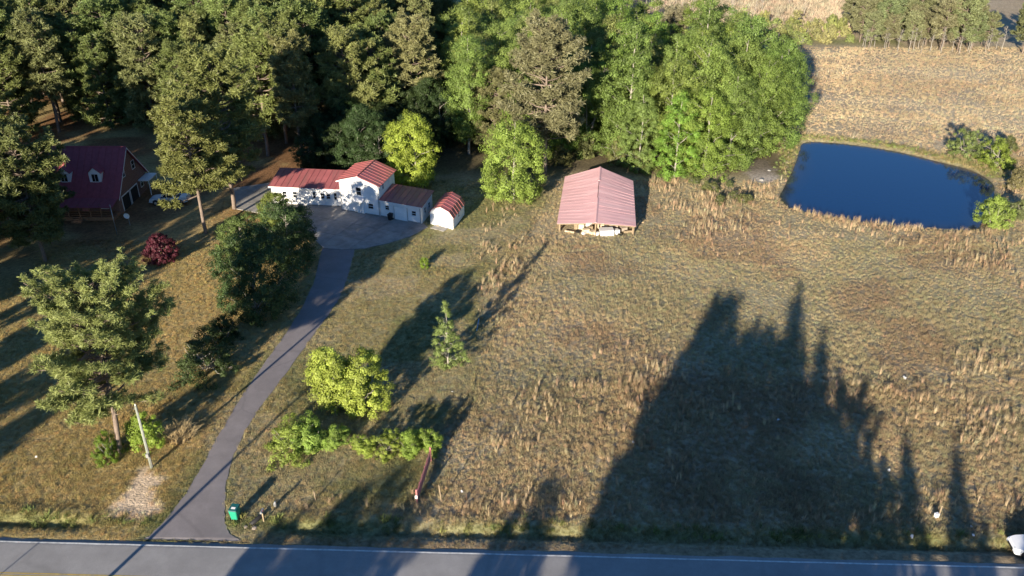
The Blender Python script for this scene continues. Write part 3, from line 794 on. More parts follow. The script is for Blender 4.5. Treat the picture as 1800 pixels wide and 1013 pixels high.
place('broadleaf_tree', DARK[1], site(430, 470), .8, 4.1, (.14, .19, .055), 'lighter green tree left of the large dark tree by the driveway', 'tree')
place('shrub', SHRUB[0], site(362, 650), 1.35, .2, (.07, .105, .035), 'dark green shrub between the big pine and the driveway', 'shrub')
place('shrub', SHRUB[1], site(395, 600), 1.0, 1.2, (.06, .095, .03), 'low dark shrub under the large dark tree by the driveway', 'shrub')
place('red_leaf_shrub', MAPLE, site(285, 460), 1.0, .7, (.125, .03, .042), 'dark red leaved shrub on the lawn in front of the silver pickup', 'shrub')
place('shrub', SHRUB[2], site(258, 778), .95, 2.2, (.22, .32, .05), 'bright green shrub behind the foot of the utility pole', 'shrub', sz=1.15)
place('shrub', SHRUB[0], site(192, 806), .52, 3.0, (.14, .25, .03), 'small green shrub at the left foot of the big pine', 'shrub', sz=1.6)
hedge = [((512, 788), 1.02, 0, .95), ((548, 786), 1.1, 1, 1.0), ((590, 782), .72, 2, 1.0)]
hl = ['rounded green bush nearest the driveway in the row of bushes behind the roadside', 'wide green bush, second from the driveway in the row of bushes', 'small green bush at the right end of the left clump of bushes']
for (p, s, k, zz), lb in zip(hedge, hl): place('shrub', SHRUB[k], site(*p), s, k * 1.7 + .4, (.24, .32, .065), lb, 'shrub', 'bushes in the row on the lawn', sz=zz * .92)
hedge2 = [((640, 792), .66, 1, .85), ((680, 794), .74, 0, .85), ((722, 793), .82, 2, .9), ((758, 790), .68, 1, 1.15)]
hl2 = ['low green bush at the left end of the right clump of bushes', 'low green bush left of the middle in the right clump of bushes', 'green bush right of the middle in the right clump of bushes', 'bright bush beside the end of the red gate']
for (p, s, k, zz), lb in zip(hedge2, hl2): place('shrub', SHRUB[k], site(*p), s, k * 1.1 + 2, (.27, .35, .065), lb, 'shrub', 'bushes in the row on the lawn', sz=zz * .92)
place('sapling', SHRUB[1], site(746, 470), .36, 0, (.2, .33, .04), 'small green sapling alone on the lawn below the shed', 'shrub', sz=1.3)
place('shrub', SHRUB[2], site(802, 384), .38, 0, (.17, .27, .05), 'thin green shrub against the right wall of the shed', 'shrub', sz=2.0)
place('shrub', SHRUB[0], site(810, 238), 1.15, 1, (.17, .19, .05), 'olive shrub at the dark gap between pines and hardwoods', 'shrub', sz=1.3)
for p, s, lb in (((1085, 285), 1.2, 'olive thicket bush behind the barn roof'), ((1125, 298), 1.0, 'olive thicket bush right of the barn roof'), ((1030, 275), 1.1, 'olive thicket bush left behind the barn roof'), ((985, 290), .9, 'low thicket bush at the left back corner of the barn')):
    place('shrub', SHRUB[RNG.randrange(3)], site(*p), s, RNG.uniform(0, 6), (.16, .17, .06), lb, 'shrub', sz=1.3)
for p, s, c, lb in (((1745, 398), 1.35, (.2, .29, .06), 'round light green bush at the lower right corner of the pond'), ((1750, 292), 1.3, (.21, .3, .05), 'bright green bush above the right end of the pond'), ((1694, 272), 1.25, (.17, .22, .07), 'olive green bush on the far pond bank'),
                    ((1770, 268), .9, (.16, .17, .06), 'low olive bush at the right edge, above the pond'), ((1790, 385), .9, (.13, .15, .06), 'dull green bush at the right picture edge beside the pond'), ((1785, 330), 1.0, (.2, .17, .08), 'brownish bush right of the pond at the picture edge')):
    place('shrub', SHRUB[RNG.randrange(3)], site(*p), s, RNG.uniform(0, 6), c, lb, 'shrub', sz=1.1)
for i in range(9):
    px = 1215 + i * 13 + RNG.uniform(-5, 5); py = 328 + RNG.uniform(-14, 30)
    place('shrub', SHRUB[i % 3], site(px, py), RNG.uniform(.3, .5), RNG.uniform(0, 6), (.15, .17, .06), 'small weedy bush between the barn and the pond', 'shrub', 'weedy bushes between barn and pond')

def scatter(poly, spacing, rng, n_try=6000, avoid=()):
    poly = np.array(poly); pts = list(avoid); new = []
    lo, hi = poly.min(0), poly.max(0)
    for _ in range(n_try):
        p = (rng.uniform(lo[0], hi[0]), rng.uniform(lo[1], hi[1]))
        if not in_poly(np.array([p[0]]), np.array([p[1]]), poly)[0]: continue
        if all((p[0]-q[0])**2 + (p[1]-q[1])**2 > spacing**2 for q in pts): pts.append(p); new.append(p)
    return new

PINE_WOOD = list(sites([(-60,262),(60,246),(135,228),(250,226),(320,240),(430,262),(500,285),(600,272),(640,262)])) + [(-24,146),(-22,160),(-20,185),(-14,215),(-125,215),(-135,165)]
ORD = ['first', 'second', 'third', 'fourth', 'fifth', 'sixth', 'seventh', 'eighth', 'ninth', 'tenth', 'eleventh', 'twelfth', 'thirteenth', 'fourteenth', 'fifteenth', 'sixteenth', 'seventeenth', 'eighteenth', 'nineteenth', 'twentieth']
def in_frame(x, y, z):
    d = y * _c + (CAM_H - z) * _s; px = 900 + FPX * x / d
    return 0 < px < 1800
front_count = 0
for (x, y) in sorted(scatter(PINE_WOOD, 5.6, random.Random(4), avoid=[site(535,292), site(727,236), site(412,368)]), key=lambda q: q[0] / q[1]):
    edge = float(dist_poly(np.array([x]), np.array([y]), PINE_WOOD[:10], False)[0])
    pl = 'tall olive green pine deep in the dense pine wood behind the two houses'
    if edge < 3.6 and in_frame(x, y, 8) and front_count < 20:
        pl = '%s pine from the left in the front row of the wood behind the houses' % ORD[front_count]; front_count += 1
    pr = RNG.choice(LOW_PINES) if edge < 5 and RNG.random() < .6 else PINES[RNG.randrange(5)]
    place('pine_tree', pr, (x, y), RNG.uniform(.9, 1.16), RNG.uniform(0, 6.28), RNG.choice(PINE_C), pl, 'pine tree', 'pines of the wood behind the houses')
HARD_WOOD = [(-10.5,143),(-3,139),(4,138),(12,140),(20,134),(27,131),(32,131),(36,134),(40,138),(44,144),(49,150),(52,160),(50,172),(43,180),(34,186),(22,196),(14,210),(-6,222),(-9,190),(-9.5,160)]
edge_hw = [(31.5,129.5),(37.0,135.0),(42.6,140.5),(47.0,145.5),(26.5,128.5),(21.0,131.0),(50.6,155.0),(-7.5,139.5)]
for i, (x, y) in enumerate(edge_hw):
    place('broadleaf_tree', HARD[[2, 2, 4, 2, 3, 3, 2, 1][i]], (x, y), [.78, .85, .86, .9, .74, .7, .92, .98][i], RNG.uniform(0, 6.28), [(.19,.29,.055),(.2,.27,.065),(.15,.23,.05),(.14,.22,.05),(.2,.31,.05),(.2,.26,.07),(.15,.23,.055),(.18,.28,.065)][i],
          ['leafy hardwood with branches down to the ground, right of the barn', 'full green hardwood by the bare soil patch at the pond', 'deep green hardwood overhanging the left end of the pond', 'deep green hardwood at the field corner beyond the pond', 'vivid green tree just right of the barn roof', 'green tree directly behind the right side of the barn', 'hardwood at the far right corner of the wood, its shadow on the dry field', 'straight slim hardwood at the left end of the hardwoods beside the dark gap'][i], 'tree', 'edge trees of the hardwoods')
for (x, y) in scatter(HARD_WOOD, 5.7, random.Random(8), avoid=edge_hw + [site(958,306), site(868,268), (33,172)]):
    place('broadleaf_tree', HARD[RNG.randrange(5)], (x, y), RNG.uniform(.82, 1.12), RNG.uniform(0, 6.28), RNG.choice(HARD_C), 'bright green hardwood in the thick of the wood behind the barn', 'tree', 'hardwoods behind the barn')
# understory in the dark gap, leaf colour darkened to deepen its shade
for (x, y) in scatter([(-34,131),(-20,127),(-13,140),(-12,170),(-22,170),(-30,150)], 4.2, random.Random(9)):
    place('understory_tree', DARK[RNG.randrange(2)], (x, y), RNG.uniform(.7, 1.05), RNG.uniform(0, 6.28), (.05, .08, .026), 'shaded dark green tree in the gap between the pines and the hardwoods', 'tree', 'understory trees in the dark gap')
# bare whitish dead tree by the barn wood
def make_dead(seed, H=13):
    rng = np.random.default_rng(seed); paths = []
    zt = np.linspace(0, H, 8); b = np.cumsum(rng.normal(0, .18, (8, 2)), 0); b -= b[0]; tp = np.column_stack([b, zt])
    paths.append((tp, .2 * (1 - zt / H * .85)))
    for k in range(22):
        z = rng.uniform(.35, .98) * H; a = rng.uniform(0, 6.28); L_ = rng.uniform(1.2, 3.6) * (1.15 - z / H)+.6
        st = np.array([np.interp(z, zt, tp[:, 0]), np.interp(z, zt, tp[:, 1]), z]); s = np.linspace(0, 1, 4)[:, None]
        e = st + np.array([math.cos(a), math.sin(a), rng.uniform(.4, 1.0)]) * L_
        pts = st + (e - st) * s + rng.normal(0, .1, (4, 3)) * s; paths.append((pts, .06 * (1 - s[:, 0] * .75)))
        for j in range(3):
            q = pts[rng.integers(1, 4)]; paths.append((np.array([q, q + rng.normal(0, .5, 3) + [0, 0, .35]]), np.array([.025, .008])))
    V, F = tubes_np(paths, 5); return (np_mesh('dead_tree', V, F, M['bark_grey'], True),)
DEAD = make_dead(5)
def single(name, me, xy, scale, rot, label, cat, group=None, dz=0.0):
    o = link(bpy.data.objects.new(name, me)); o.location = (xy[0], xy[1], h1(*xy) + dz); o.rotation_euler = (0, 0, rot); o.scale = (scale,) * 3
    return tag(o, label, cat, group)
single('dead_tree', DEAD[0], site(1028, 262), 1.1, 0, 'bare whitish dead tree leaning out of the wood behind the barn', 'dead tree').rotation_euler = (0, R(14), 0)
single('dead_tree', DEAD[0], site(1112, 240), .85, 2, 'pale bare snag right of the leaning dead tree in the wood', 'dead tree')
# thin pines over the field
FAR = scatter([(93,224),(104,221),(116,219),(125,221),(129,238),(112,250),(96,246)], 4.4, random.Random(2))
for (x, y) in FAR:
    place('pine_tree', FAR_PINES[RNG.randrange(3)], (x, y), RNG.uniform(.55, 1.1), RNG.uniform(0, 6.28), RNG.choice([(.19,.205,.1),(.17,.2,.09),(.205,.205,.105)]), 'grey green pine of the thin stand across the dry field beyond the pond', 'pine tree', 'thin pine stand beyond the field')
for (x, y), lb in (((131, 217), 'pine at the right picture edge, nearest the thin stand across the field'), ((137, 214), 'low pine at the extreme right edge beyond the dry field'), ((178, 292), 'pine at the top right picture corner')):
    place('pine_tree', FAR_PINES[0], (x, y), .95, RNG.uniform(0, 6), (.15,.165,.075), lb, 'pine tree')
for (x, y) in scatter([(60,226),(92,230),(96,246),(70,256),(52,246)], 3.6, random.Random(6)):
    place('shrub', SHRUB[RNG.randrange(3)], (x, y), RNG.uniform(.6, 1.15), RNG.uniform(0, 6.28), RNG.choice([(.3,.31,.1),(.26,.3,.1),(.32,.31,.13)]), 'yellow green scrub bush on the hedgerow at the far side of the dry field', 'shrub', 'scrub of the far hedgerow', sz=RNG.uniform(.9, 1.6))
for (x, y) in scatter([(40,236),(62,258),(90,262),(92,300),(36,300)], 8.0, random.Random(7)):
    single('bare_tree', DEAD[0], (x, y), RNG.uniform(.35, .6), RNG.uniform(0, 6), 'thin leafless tree standing in the brown brush beyond the wood', 'bare tree', 'leafless trees of the far brush')

for (x, y) in scatter([(92,221),(104,218),(116,216),(127,218),(127,222),(104,223),(93,226)], 2.6, random.Random(16)):
    single('bare_sapling', DEAD[0], (x, y), RNG.uniform(.28, .5), RNG.uniform(0, 6), 'thin leafless sapling along the front of the far pine stand', 'bare tree', 'saplings in front of the far stand')
# trees that stand on the near side of the road and left of the frame; only their shadows are seen
def from_shadow(px, py, h):
    """base of a tree of height h whose shadow tip lies at this pixel"""
    g = site(px, py); L_ = h / math.tan(SUN_EL)
    return (g[0] - math.sin(SUN_AZ) * L_, g[1] - math.cos(SUN_AZ) * L_)
NEAR = [(1288,508,18.5,'p'),(1250,560,17,'p'),(1410,500,19,'s'),(1340,572,16.5,'p'),(1462,575,16.5,'s'),(1200,650,15,'p'),(1400,600,16,'p'),(1172,730,12.5,'p'),(1500,650,14,'p'),(1440,700,13.5,'p'),(1300,650,14.5,'p'),
        (1535,790,10.5,'p'),(1600,742,12.5,'s'),(1664,750,12.5,'s'),(1712,880,8.5,'s'),(1775,850,8,'s'),(975,825,9.5,'h'),(940,850,9,'s'),(700,862,11,'h'),(640,868,10.5,'p'),(560,880,9.5,'s'),(740,900,9,'h'),(660,890,9.5,'h'),(600,905,8.5,'h'),(520,905,8,'p'),(700,920,8,'h'),(960,900,8,'h'),(560,935,7.5,'h'),(620,940,7.5,'h')]
for (px, py, h, k) in NEAR:
    xy = from_shadow(px, py, h)
    pr, hh = {'h': (HARD[RNG.choice([0, 4])], 19.5), 'p': (PINES[RNG.randrange(5)], 22.0), 's': (SPIRE, 16.0)}[k]
    w = {'h': 1.1, 'p': 1.05, 's': 1.9}[k]
    place({'h': 'broadleaf_tree', 'p': 'pine_tree', 's': 'cedar_tree'}[k], pr, xy, h / hh * w, RNG.uniform(0, 6.28), (.1, .14, .045), 'tree south of the road, out of frame, casting shadow over road and field', 'tree', 'trees on the near side of the road', sz=1 / w)
WEST = [(-66,27,13),(-71,33,13),(-63,20,12),(-84,40,20),(-90,50,21),(-97,44,21),(-92,62,22),(-80,52,18),(-88,72,21),(-102,60,22),(-76,66,17),(-98,84,22),(-86,86,20),(-105,98,22),(-92,100,21),(-84,108,20),(-70.5,96,19),(-74,88,19),(-68,86,17),(-78,97,20),(-74,104,18),(-67,60,17),(-71,66,18),(-64.5,51,13.5),(-67.5,73,16),(-72,78,18)]
for (x, y, h) in WEST:
    place('pine_tree', PINES[RNG.randrange(5)], (x, y), h / 22.0, RNG.uniform(0, 6.28), RNG.choice(PINE_C), 'pine left of the picture whose shadow darkens the yard of the brick house', 'pine tree', 'pines left of the frame')
#PART2#
# ------------------------------------------------------------------ buildings
class Part(MB):
    """an MB whose coordinates are world; build() moves them into the thing's frame"""
    def __init__(self, org): super().__init__(); self.org = org
    def build(self, name, mat, parent=None, **kw):
        ox, oy, oz = self.org
        self.v = [(a - ox, b - oy, c - oz) for a, b, c in self.v]
        return super().build(name, mat, parent, **kw)
    def obox(self, o, u, n, s0, s1, d0, d1, z0, z1):
        """box on a wall: s along the wall, d outwards"""
        P = lambda s, d, z: (o[0] + u[0]*s + n[0]*d, o[1] + u[1]*s + n[1]*d, z)
        self.hexa([P(s0,d1,z0), P(s1,d1,z0), P(s1,d0,z0), P(s0,d0,z0)], [P(s0,d1,z1), P(s1,d1,z1), P(s1,d0,z1), P(s0,d0,z1)])

def wall_frame(p0, p1):
    d = Vector((p1[0]-p0[0], p1[1]-p0[1])); L_ = d.length; d.normalize()
    return (p0, (d.x, d.y), (d.y, -d.x), L_)

def window(root, org, wf, s, zc, w, h, frame=M['white_trim'], sill=True, name='window', pane=M['glass']):
    o, u, n, L_ = wf; f = .07
    mb = Part(org)
    mb.obox(o,u,n, s-w/2-f, s+w/2+f, -.02, .05, zc+h/2, zc+h/2+f)
    mb.obox(o,u,n, s-w/2-f, s-w/2, -.02, .048, zc-h/2, zc+h/2)
    mb.obox(o,u,n, s+w/2, s+w/2+f, -.02, .048, zc-h/2, zc+h/2)
    mb.obox(o,u,n, s-w/2-f, s+w/2+f, -.02, .09, zc-h/2-f, zc-h/2)
    mb.obox(o,u,n, s-w/2, s+w/2, -.01, .038, zc-.025, zc+.025)
    fr = mb.build(name, frame, root)
    for a, b in ((zc-h/2, zc-.025), (zc+.025, zc+h/2)):
        m2 = Part(org); m2.obox(o,u,n, s-w/2, s+w/2, -.01, .015, a, b); m2.build('pane', pane, fr)
    return fr

def roof_panels(root, org, A, B, Cc, D, n, m, name='roof_panel', th=.05, rng=random.Random(1), wob=.006, rib=.045):
    """sheets from eave A-B up to ridge D-C, side by side, each with a raised seam"""
    A, B, Cc, D = map(Vector, (A, B, Cc, D))
    nrm = (B - A).cross(D - A).normalized()
    if nrm.z < 0: nrm = -nrm
    for i in range(n):
        t0, t1 = i / n, (i + 1) / n
        a, b = A.lerp(B, t0), A.lerp(B, t1); c, d = D.lerp(Cc, t1), D.lerp(Cc, t0)
        e = [rng.uniform(-wob, wob) for _ in range(4)]
        p = [a + nrm*e[0], b + nrm*e[1], c + nrm*e[2], d + nrm*e[3]]
        u = (b - a).normalized() * .05
        mb = Part(org)
        mb.hexa([q - nrm * th for q in p], p)
        r0, r1 = p[0] + u * .02, p[3] + u * .02
        mb.hexa([r0 + nrm*.002, r0 + u + nrm*.002, r1 + u + nrm*.002, r1 + nrm*.002], [r0 + nrm*rib, r0 + u + nrm*rib, r1 + u + nrm*rib, r1 + nrm*rib])
        mb.build(name, m, root)

def V3(p, z): return Vector((p[0], p[1], z))
def mid2(a, b): return ((a[0]+b[0])/2, (a[1]+b[1])/2)
def out2(p, q, d):      # p pushed away from q by d
    v = Vector((p[0]-q[0], p[1]-q[1])).normalized() * d
    return (p[0]+v.x, p[1]+v.y)

def white_building():
    org = (-24.0, 114.0, 0.0)
    b = empty('white_building', org)
    tag(b, 'long white sided building with red metal roofs and a two storey middle', 'building')
    ws, wt, rr = M['white_siding'], M['white_trim'], M['red_roof']
    # left wing
    L0, L1, L2, L3 = WB_LEFT
    mb = Part(org); mb.prism(WB_LEFT, -.1, [2.95, 2.95, 3.6, 3.6]); mb.build('left_wing_wall', ws, b)
    A, B = V3(out2(out2(L0, L1, .3), L3, .35), 2.92), V3(out2(L1, L2, .35), 2.92)
    C_, D_ = V3(out2(L2, L1, .25), 3.72), V3(out2(out2(L3, L2, .3), L0, .25), 3.72)
    roof_panels(b, org, A + Vector((0,0,.06)), B + Vector((0,0,.06)), C_, D_, 12, rr)
    mb = Part(org); wf = wall_frame(L0, L1)
    mb.obox(*wf[:3], -.3, wf[3]-.05, .3, .36, 2.74, 2.93); mb.build('fascia', wt, b)
    for s, zc, w, h in ((6.6, 1.75, .4, .95), (7.85, 1.7, .55, .8), (8.75, 1.65, .55, .75), (9.85, 1.7, .38, 1.0), (2.0, 1.7, .6, .9), (3.6, 1.7, .6, .9)):
        window(b, org, wf, s, zc, w, h)
    mb = Part(org); mb.obox(*wf[:3], 4.6, 5.5, -.02, .05, .05, 2.05); d = mb.build('door', wt, b)
    mb = Part(org); mb.obox(*wf[:3], 5.33, 5.4, .05, .1, .95, 1.05); mb.build('door_knob', M['steel'], d)
    # two storey middle with the gable to the front
    m0, m1, m2, m3 = WB_MID
    mb = Part(org)
    fm, bm_ = mid2(m0, m1), mid2(m2, m3)
    mb.prism([m0, fm, m1, m2, bm_, m3], -.1, [4.85, 5.85, 4.85, 4.85, 5.85, 4.85]); mb.v = mb.v  # gable prism
    # the top cap of a gable prism is two planes
    mb.f[1] = (6, 7, 10, 11); mb.f.append((7, 8, 9, 10))
    mb.build('two_storey_wall', ws, b)
    fe, be = out2(fm, bm_, .3), out2(bm_, fm, .3)
    l0, l3 = out2(out2(m0, m1, .35), m3, .3), out2(out2(m3, m2, .35), m0, .3)
    r1, r2 = out2(out2(m1, m0, .35), m2, .3), out2(out2(m2, m3, .35), m1, .3)
    roof_panels(b, org, V3(l3, 4.82), V3(l0, 4.82), V3(fe, 5.93), V3(be, 5.93), 8, rr)
    roof_panels(b, org, V3(r1, 4.82), V3(r2, 4.82), V3(be, 5.93), V3(fe, 5.93), 8, rr)
    mb = Part(org); mb.tube([V3(fe, 5.95), V3(be, 5.95)], .09, 6); mb.build('ridge_cap', rr, b)
    for a_, z_ in ((l0, 4.72), (r1, 4.72)):
        mb = Part(org); p, q = V3(a_, z_), V3(fe, 5.82); nn = Vector((-.02, -.05, 0))
        mb.hexa([p + nn - Vector((0,0,.14)), q + nn - Vector((0,0,.14)), q - Vector((0,0,.14)), p - Vector((0,0,.14))], [p + nn, q + nn, q, p]); mb.build('rake_board', wt, b)
    wf = wall_frame(m0, m1)
    window(b, org, wf, 3.2, 3.5, .8, 1.15); window(b, org, wf, 5.05, 1.45, .8, .75)
    mb = Part(org); mb.obox(*wf[:3], 2.75, 4.0, -.02, .06, .05, 2.0); d = mb.build('double_door', wt, b)
    for s in (2.8, 3.42):
        mb = Part(org); mb.obox(*wf[:3], s, s + .53, .06, .085, .15, 1.9); mb.build('door_leaf', M['white_siding'], d)
    mb = Part(org); mb.obox(*wf[:3], 3.35, 3.4, .06, .09, .1, 1.95); mb.build('door_gap', M['steel'], d)
    o_, u_, n_, _ = wf; P = lambda s, dd, z: (o_[0]+u_[0]*s+n_[0]*dd, o_[1]+u_[1]*s+n_[1]*dd, z)
    mb = Part(org); mb.hexa([P(2.6,.75,2.12),P(4.15,.75,2.12),P(4.15,.0,2.62),P(2.6,.0,2.62)],[P(2.6,.75,2.2),P(4.15,.75,2.2),P(4.15,.0,2.7),P(2.6,.0,2.7)]); aw = mb.build('door_awning', wt, b)
    for s in (2.68, 4.02):
        mb = Part(org); mb.hexa([P(s,.6,2.12),P(s+.05,.6,2.12),P(s+.05,.0,1.75),P(s,.0,1.75)],[P(s,.6,2.17),P(s+.05,.6,2.17),P(s+.05,.0,1.83),P(s,.0,1.83)]); mb.build('awning_bracket', wt, aw)
    window(b, org, wall_frame(m1, m2), 1.7, 4.15, .5, .95)
    # right wing
    g0, g1, g2, g3 = WB_RIGHT
    mb = Part(org); mb.prism([(g0[0]+.02, g0[1]+.05), g1, g2, g3], -.1, [2.7, 2.7, 3.1, 3.1]); mb.build('right_wing_wall', ws, b)
    A, B = V3(out2(g0, g3, .3), 2.72), V3(out2(out2(g1, g0, .3), g2, .3), 2.72)
    C_, D_ = V3(out2(out2(g2, g3, .3), g1, .25), 3.2), V3(out2(g3, g0, .25), 3.2)
    roof_panels(b, org, A + Vector((0,0,.06)), B + Vector((0,0,.06)), C_, D_, 8, rr)
    wf = wall_frame(g0, g1)
    mb = Part(org); mb.obox(*wf[:3], .05, wf[3]+.28, .25, .31, 2.52, 2.71); mb.build('fascia', wt, b)
    window(b, org, wf, 1.2, 1.65, .6, .6); window(b, org, wf, 5.6, 1.5, .65, .65)
    mb = Part(org); mb.obox(*wf[:3], 2.35, 4.5, -.02, .04, .05, 2.1); gd = mb.build('garage_door', wt, b)
    for k in range(4):
        mb = Part(org); mb.obox(*wf[:3], 2.43, 4.42, .04, .065, .1 + k*.495, .57 + k*.495); mb.build('door_panel', M['white_siding'], gd)
    for s in (2.3, 4.5):
        mb = Part(org); mb.obox(*wf[:3], s, s+.06, .04, .075, .03, 2.16); mb.build('jamb', M['steel'], gd)
    for wfx, s_, z_ in ((wall_frame(L0, L1), .12, 2.75), (wall_frame(m0, m1), .1, 4.7), (wall_frame(m0, m1), 6.4, 4.7), (wall_frame(g0, g1), 6.6, 2.55)):
        mb = Part(org); mb.obox(*wfx[:3], s_, s_+.09, .01, .09, .1, z_); mb.build('downspout', M['steel'], b)
    for wfx in (wall_frame(L0, L1), wall_frame(m0, m1), wall_frame(g0, g1)):
        mb = Part(org); mb.obox(*wfx[:3], .02, wfx[3]-.02, -.05, .035, -.05, .22); mb.build('foundation', M['concrete'], b)
    wf = wall_frame(g1, g2); window(b, org, wf, 1.6, 1.55, .6, .8); window(b, org, wf, 3.4, 1.6, .6, .8)
white_building()

def shed():
    org = (-9.4, 110.9, 0.0); b = empty('garden_shed', org)
    tag(b, 'small white barn style shed with red gambrel roof right of the white building', 'shed')
    s0, s1, s2, s3 = SHED
    def lerp2(a, c, t): return (a[0] + (c[0]-a[0])*t, a[1] + (c[1]-a[1])*t)
    prof = [(0, 1.85), (.16, 2.6), (.5, 3.0), (.84, 2.6), (1, 1.85)]
    foot = [lerp2(s0, s1, t) for t, z in prof] + [lerp2(s3, s2, t) for t, z in prof[::-1]]
    tops = [z for t, z in prof] + [z for t, z in prof[::-1]]
    mb = Part(org); mb.prism(foot, -.1, tops)
    n = 10; mb.f[1] = (n, n+1, n+8, n+9)
    for k in (1, 2, 3): mb.f.append((n+k, n+k+1, n+8-k, n+9-k))
    mb.build('wall', M['white_siding'], b)
    ex = [(-.05, 1.76), (.15, 2.66), (.5, 3.08), (.85, 2.66), (1.05, 1.76)]
    for k in range(4):
        (ta, za), (tb, zb) = ex[k], ex[k+1]
        fa, fb = out2(lerp2(s0, s1, ta), lerp2(s3, s2, ta), .2), out2(lerp2(s0, s1, tb), lerp2(s3, s2, tb), .2)
        ba, bb = out2(lerp2(s3, s2, ta), lerp2(s0, s1, ta), .2), out2(lerp2(s3, s2, tb), lerp2(s0, s1, tb), .2)
        if k < 2: roof_panels(b, org, V3(ba, za), V3(fa, za), V3(fb, zb), V3(bb, zb), 6, M['red_roof'])
        else: roof_panels(b, org, V3(fb, zb), V3(bb, zb), V3(ba, za), V3(fa, za), 6, M['red_roof'])
    wf = wall_frame(s0, s1)
    mb = Part(org); mb.obox(*wf[:3], 1.0, 2.9, -.02, .04, .1, 2.0); d = mb.build('double_door', M['white_trim'], b)
    for s in (1.05, 1.98):
        mb = Part(org); mb.obox(*wf[:3], s, s+.87, .04, .065, .16, 1.94); mb.build('door_leaf', M['white_siding'], d)
    mb = Part(org); mb.obox(*wf[:3], 2.05, 2.12, .065, .12, .95, 1.15); mb.build('door_handle', M['steel'], d)
    window(b, org, wall_frame(s1, s2), 2.6, 1.25, .5, .6)
    mb = Part(org); mb.obox(*wf[:3], .9, 3.2, .02, 1.3, -.06, .1); mb.build('concrete_step', M['concrete'], b)
shed()

def barn():
    org = (12.0, 112.0, 0.0); b = empty('pole_barn', org)
    tag(b, 'open pole barn with sagging faded pink metal roof in the field', 'barn')
    # roof corners: the ridge sinks towards the front
    fl, fr_ = V3(site(979, 393, 1.45), 1.45), V3(site(1118, 398, 1.45), 1.45)
    bl, br_ = V3(site(993, 311, 3.1), 3.1), V3(site(1113, 318, 3.1), 3.1)
    rf, rb = V3(site(1047, 392, 2.2), 2.2), V3(site(1055, 294, 5.0), 5.0)
    up = (rb - rf).normalized()
    side = (fr_ - fl).normalized()
    roof_panels(b, org, bl, fl, rf - side * .05, rb - side * .05, 17, M['pink_roof'], wob=.014, rib=.008)
    roof_panels(b, org, fr_, br_, rb + side * .05, rf + side * .05, 17, M['pink_roof'], wob=.014, rib=.008)
    for t0, t1 in ((0, .2), (.2, .42), (.74, .87), (.87, 1)):
        mb = Part(org); p, q = rf.lerp(rb, t0), rf.lerp(rb, t1)
        w = side * .22; dz = Vector((0, 0, .09)); lo = Vector((0, 0, -.02))
        mb.hexa([p - w + lo, p + w + lo, q + w + lo, q - w + lo], [p - w * .2 + dz, p + w * .2 + dz, q + w * .2 + dz, q - w * .2 + dz]); mb.build('ridge_cap', M['pink_roof'], b)
    # posts under both eaves and the ridge
    for (a0, a1) in ((fl, bl), (fr_, br_), (rf, rb)):
        for k in range(6):
            p = a0.lerp(a1, .04 + .92 * k / 5)
            inn = side * (.35 if a0 is fl else (-.35 if a0 is fr_ else 0))
            p = p + inn
            mb = Part(org); mb.tube([(p.x, p.y, -.1), (p.x + RNG.uniform(-.06, .06), p.y, p.z - .08)], .1, 6); mb.build('post', M['old_wood'], b)
    # beams
    for (p, q) in ((fl, bl), (fr_, br_), (fl, rf), (rf, fr_), (bl, rb), (rb, br_)):
        mb = Part(org); dz = Vector((0, 0, -.14)); mb.tube([p.lerp(q, .02) + dz, q.lerp(p, .02) + dz], .06, 4); mb.build('beam', M['old_wood'], b)
    # plank walls: sides and back, with gaps
    rng = random.Random(6)
    for (p, q, skip) in ((bl, br_, .0), (fl, bl, .35), (fr_, br_, .25)):
        Lw = (q - p).length; n = int(Lw / .62)
        for k in range(n):
            if rng.random() < skip: continue
            t = (k + .5) / n; c = p.lerp(q, t); u = (q - p).normalized(); u.z = 0; u.normalize()
            nn = Vector((-u.y, u.x, 0)); inn = (Vector((12, 112, 0)) - Vector((c.x, c.y, 0))).normalized() * .3
            o = Vector((c.x, c.y, 0)) + inn; h = c.z - .2 - rng.uniform(0, .25)
            w = .27
            mb = Part(org); mb.hexa([o - u*w - nn*.02, o + u*w - nn*.02, o + u*w + nn*.02, o - u*w + nn*.02], [o - u*w - nn*.02 + Vector((0,0,h)), o + u*w - nn*.02 + Vector((0,0,h)), o + u*w + nn*.02 + Vector((0,0,h)), o - u*w + nn*.02 + Vector((0,0,h))]); mb.build('plank', M['old_wood'], b)
barn()

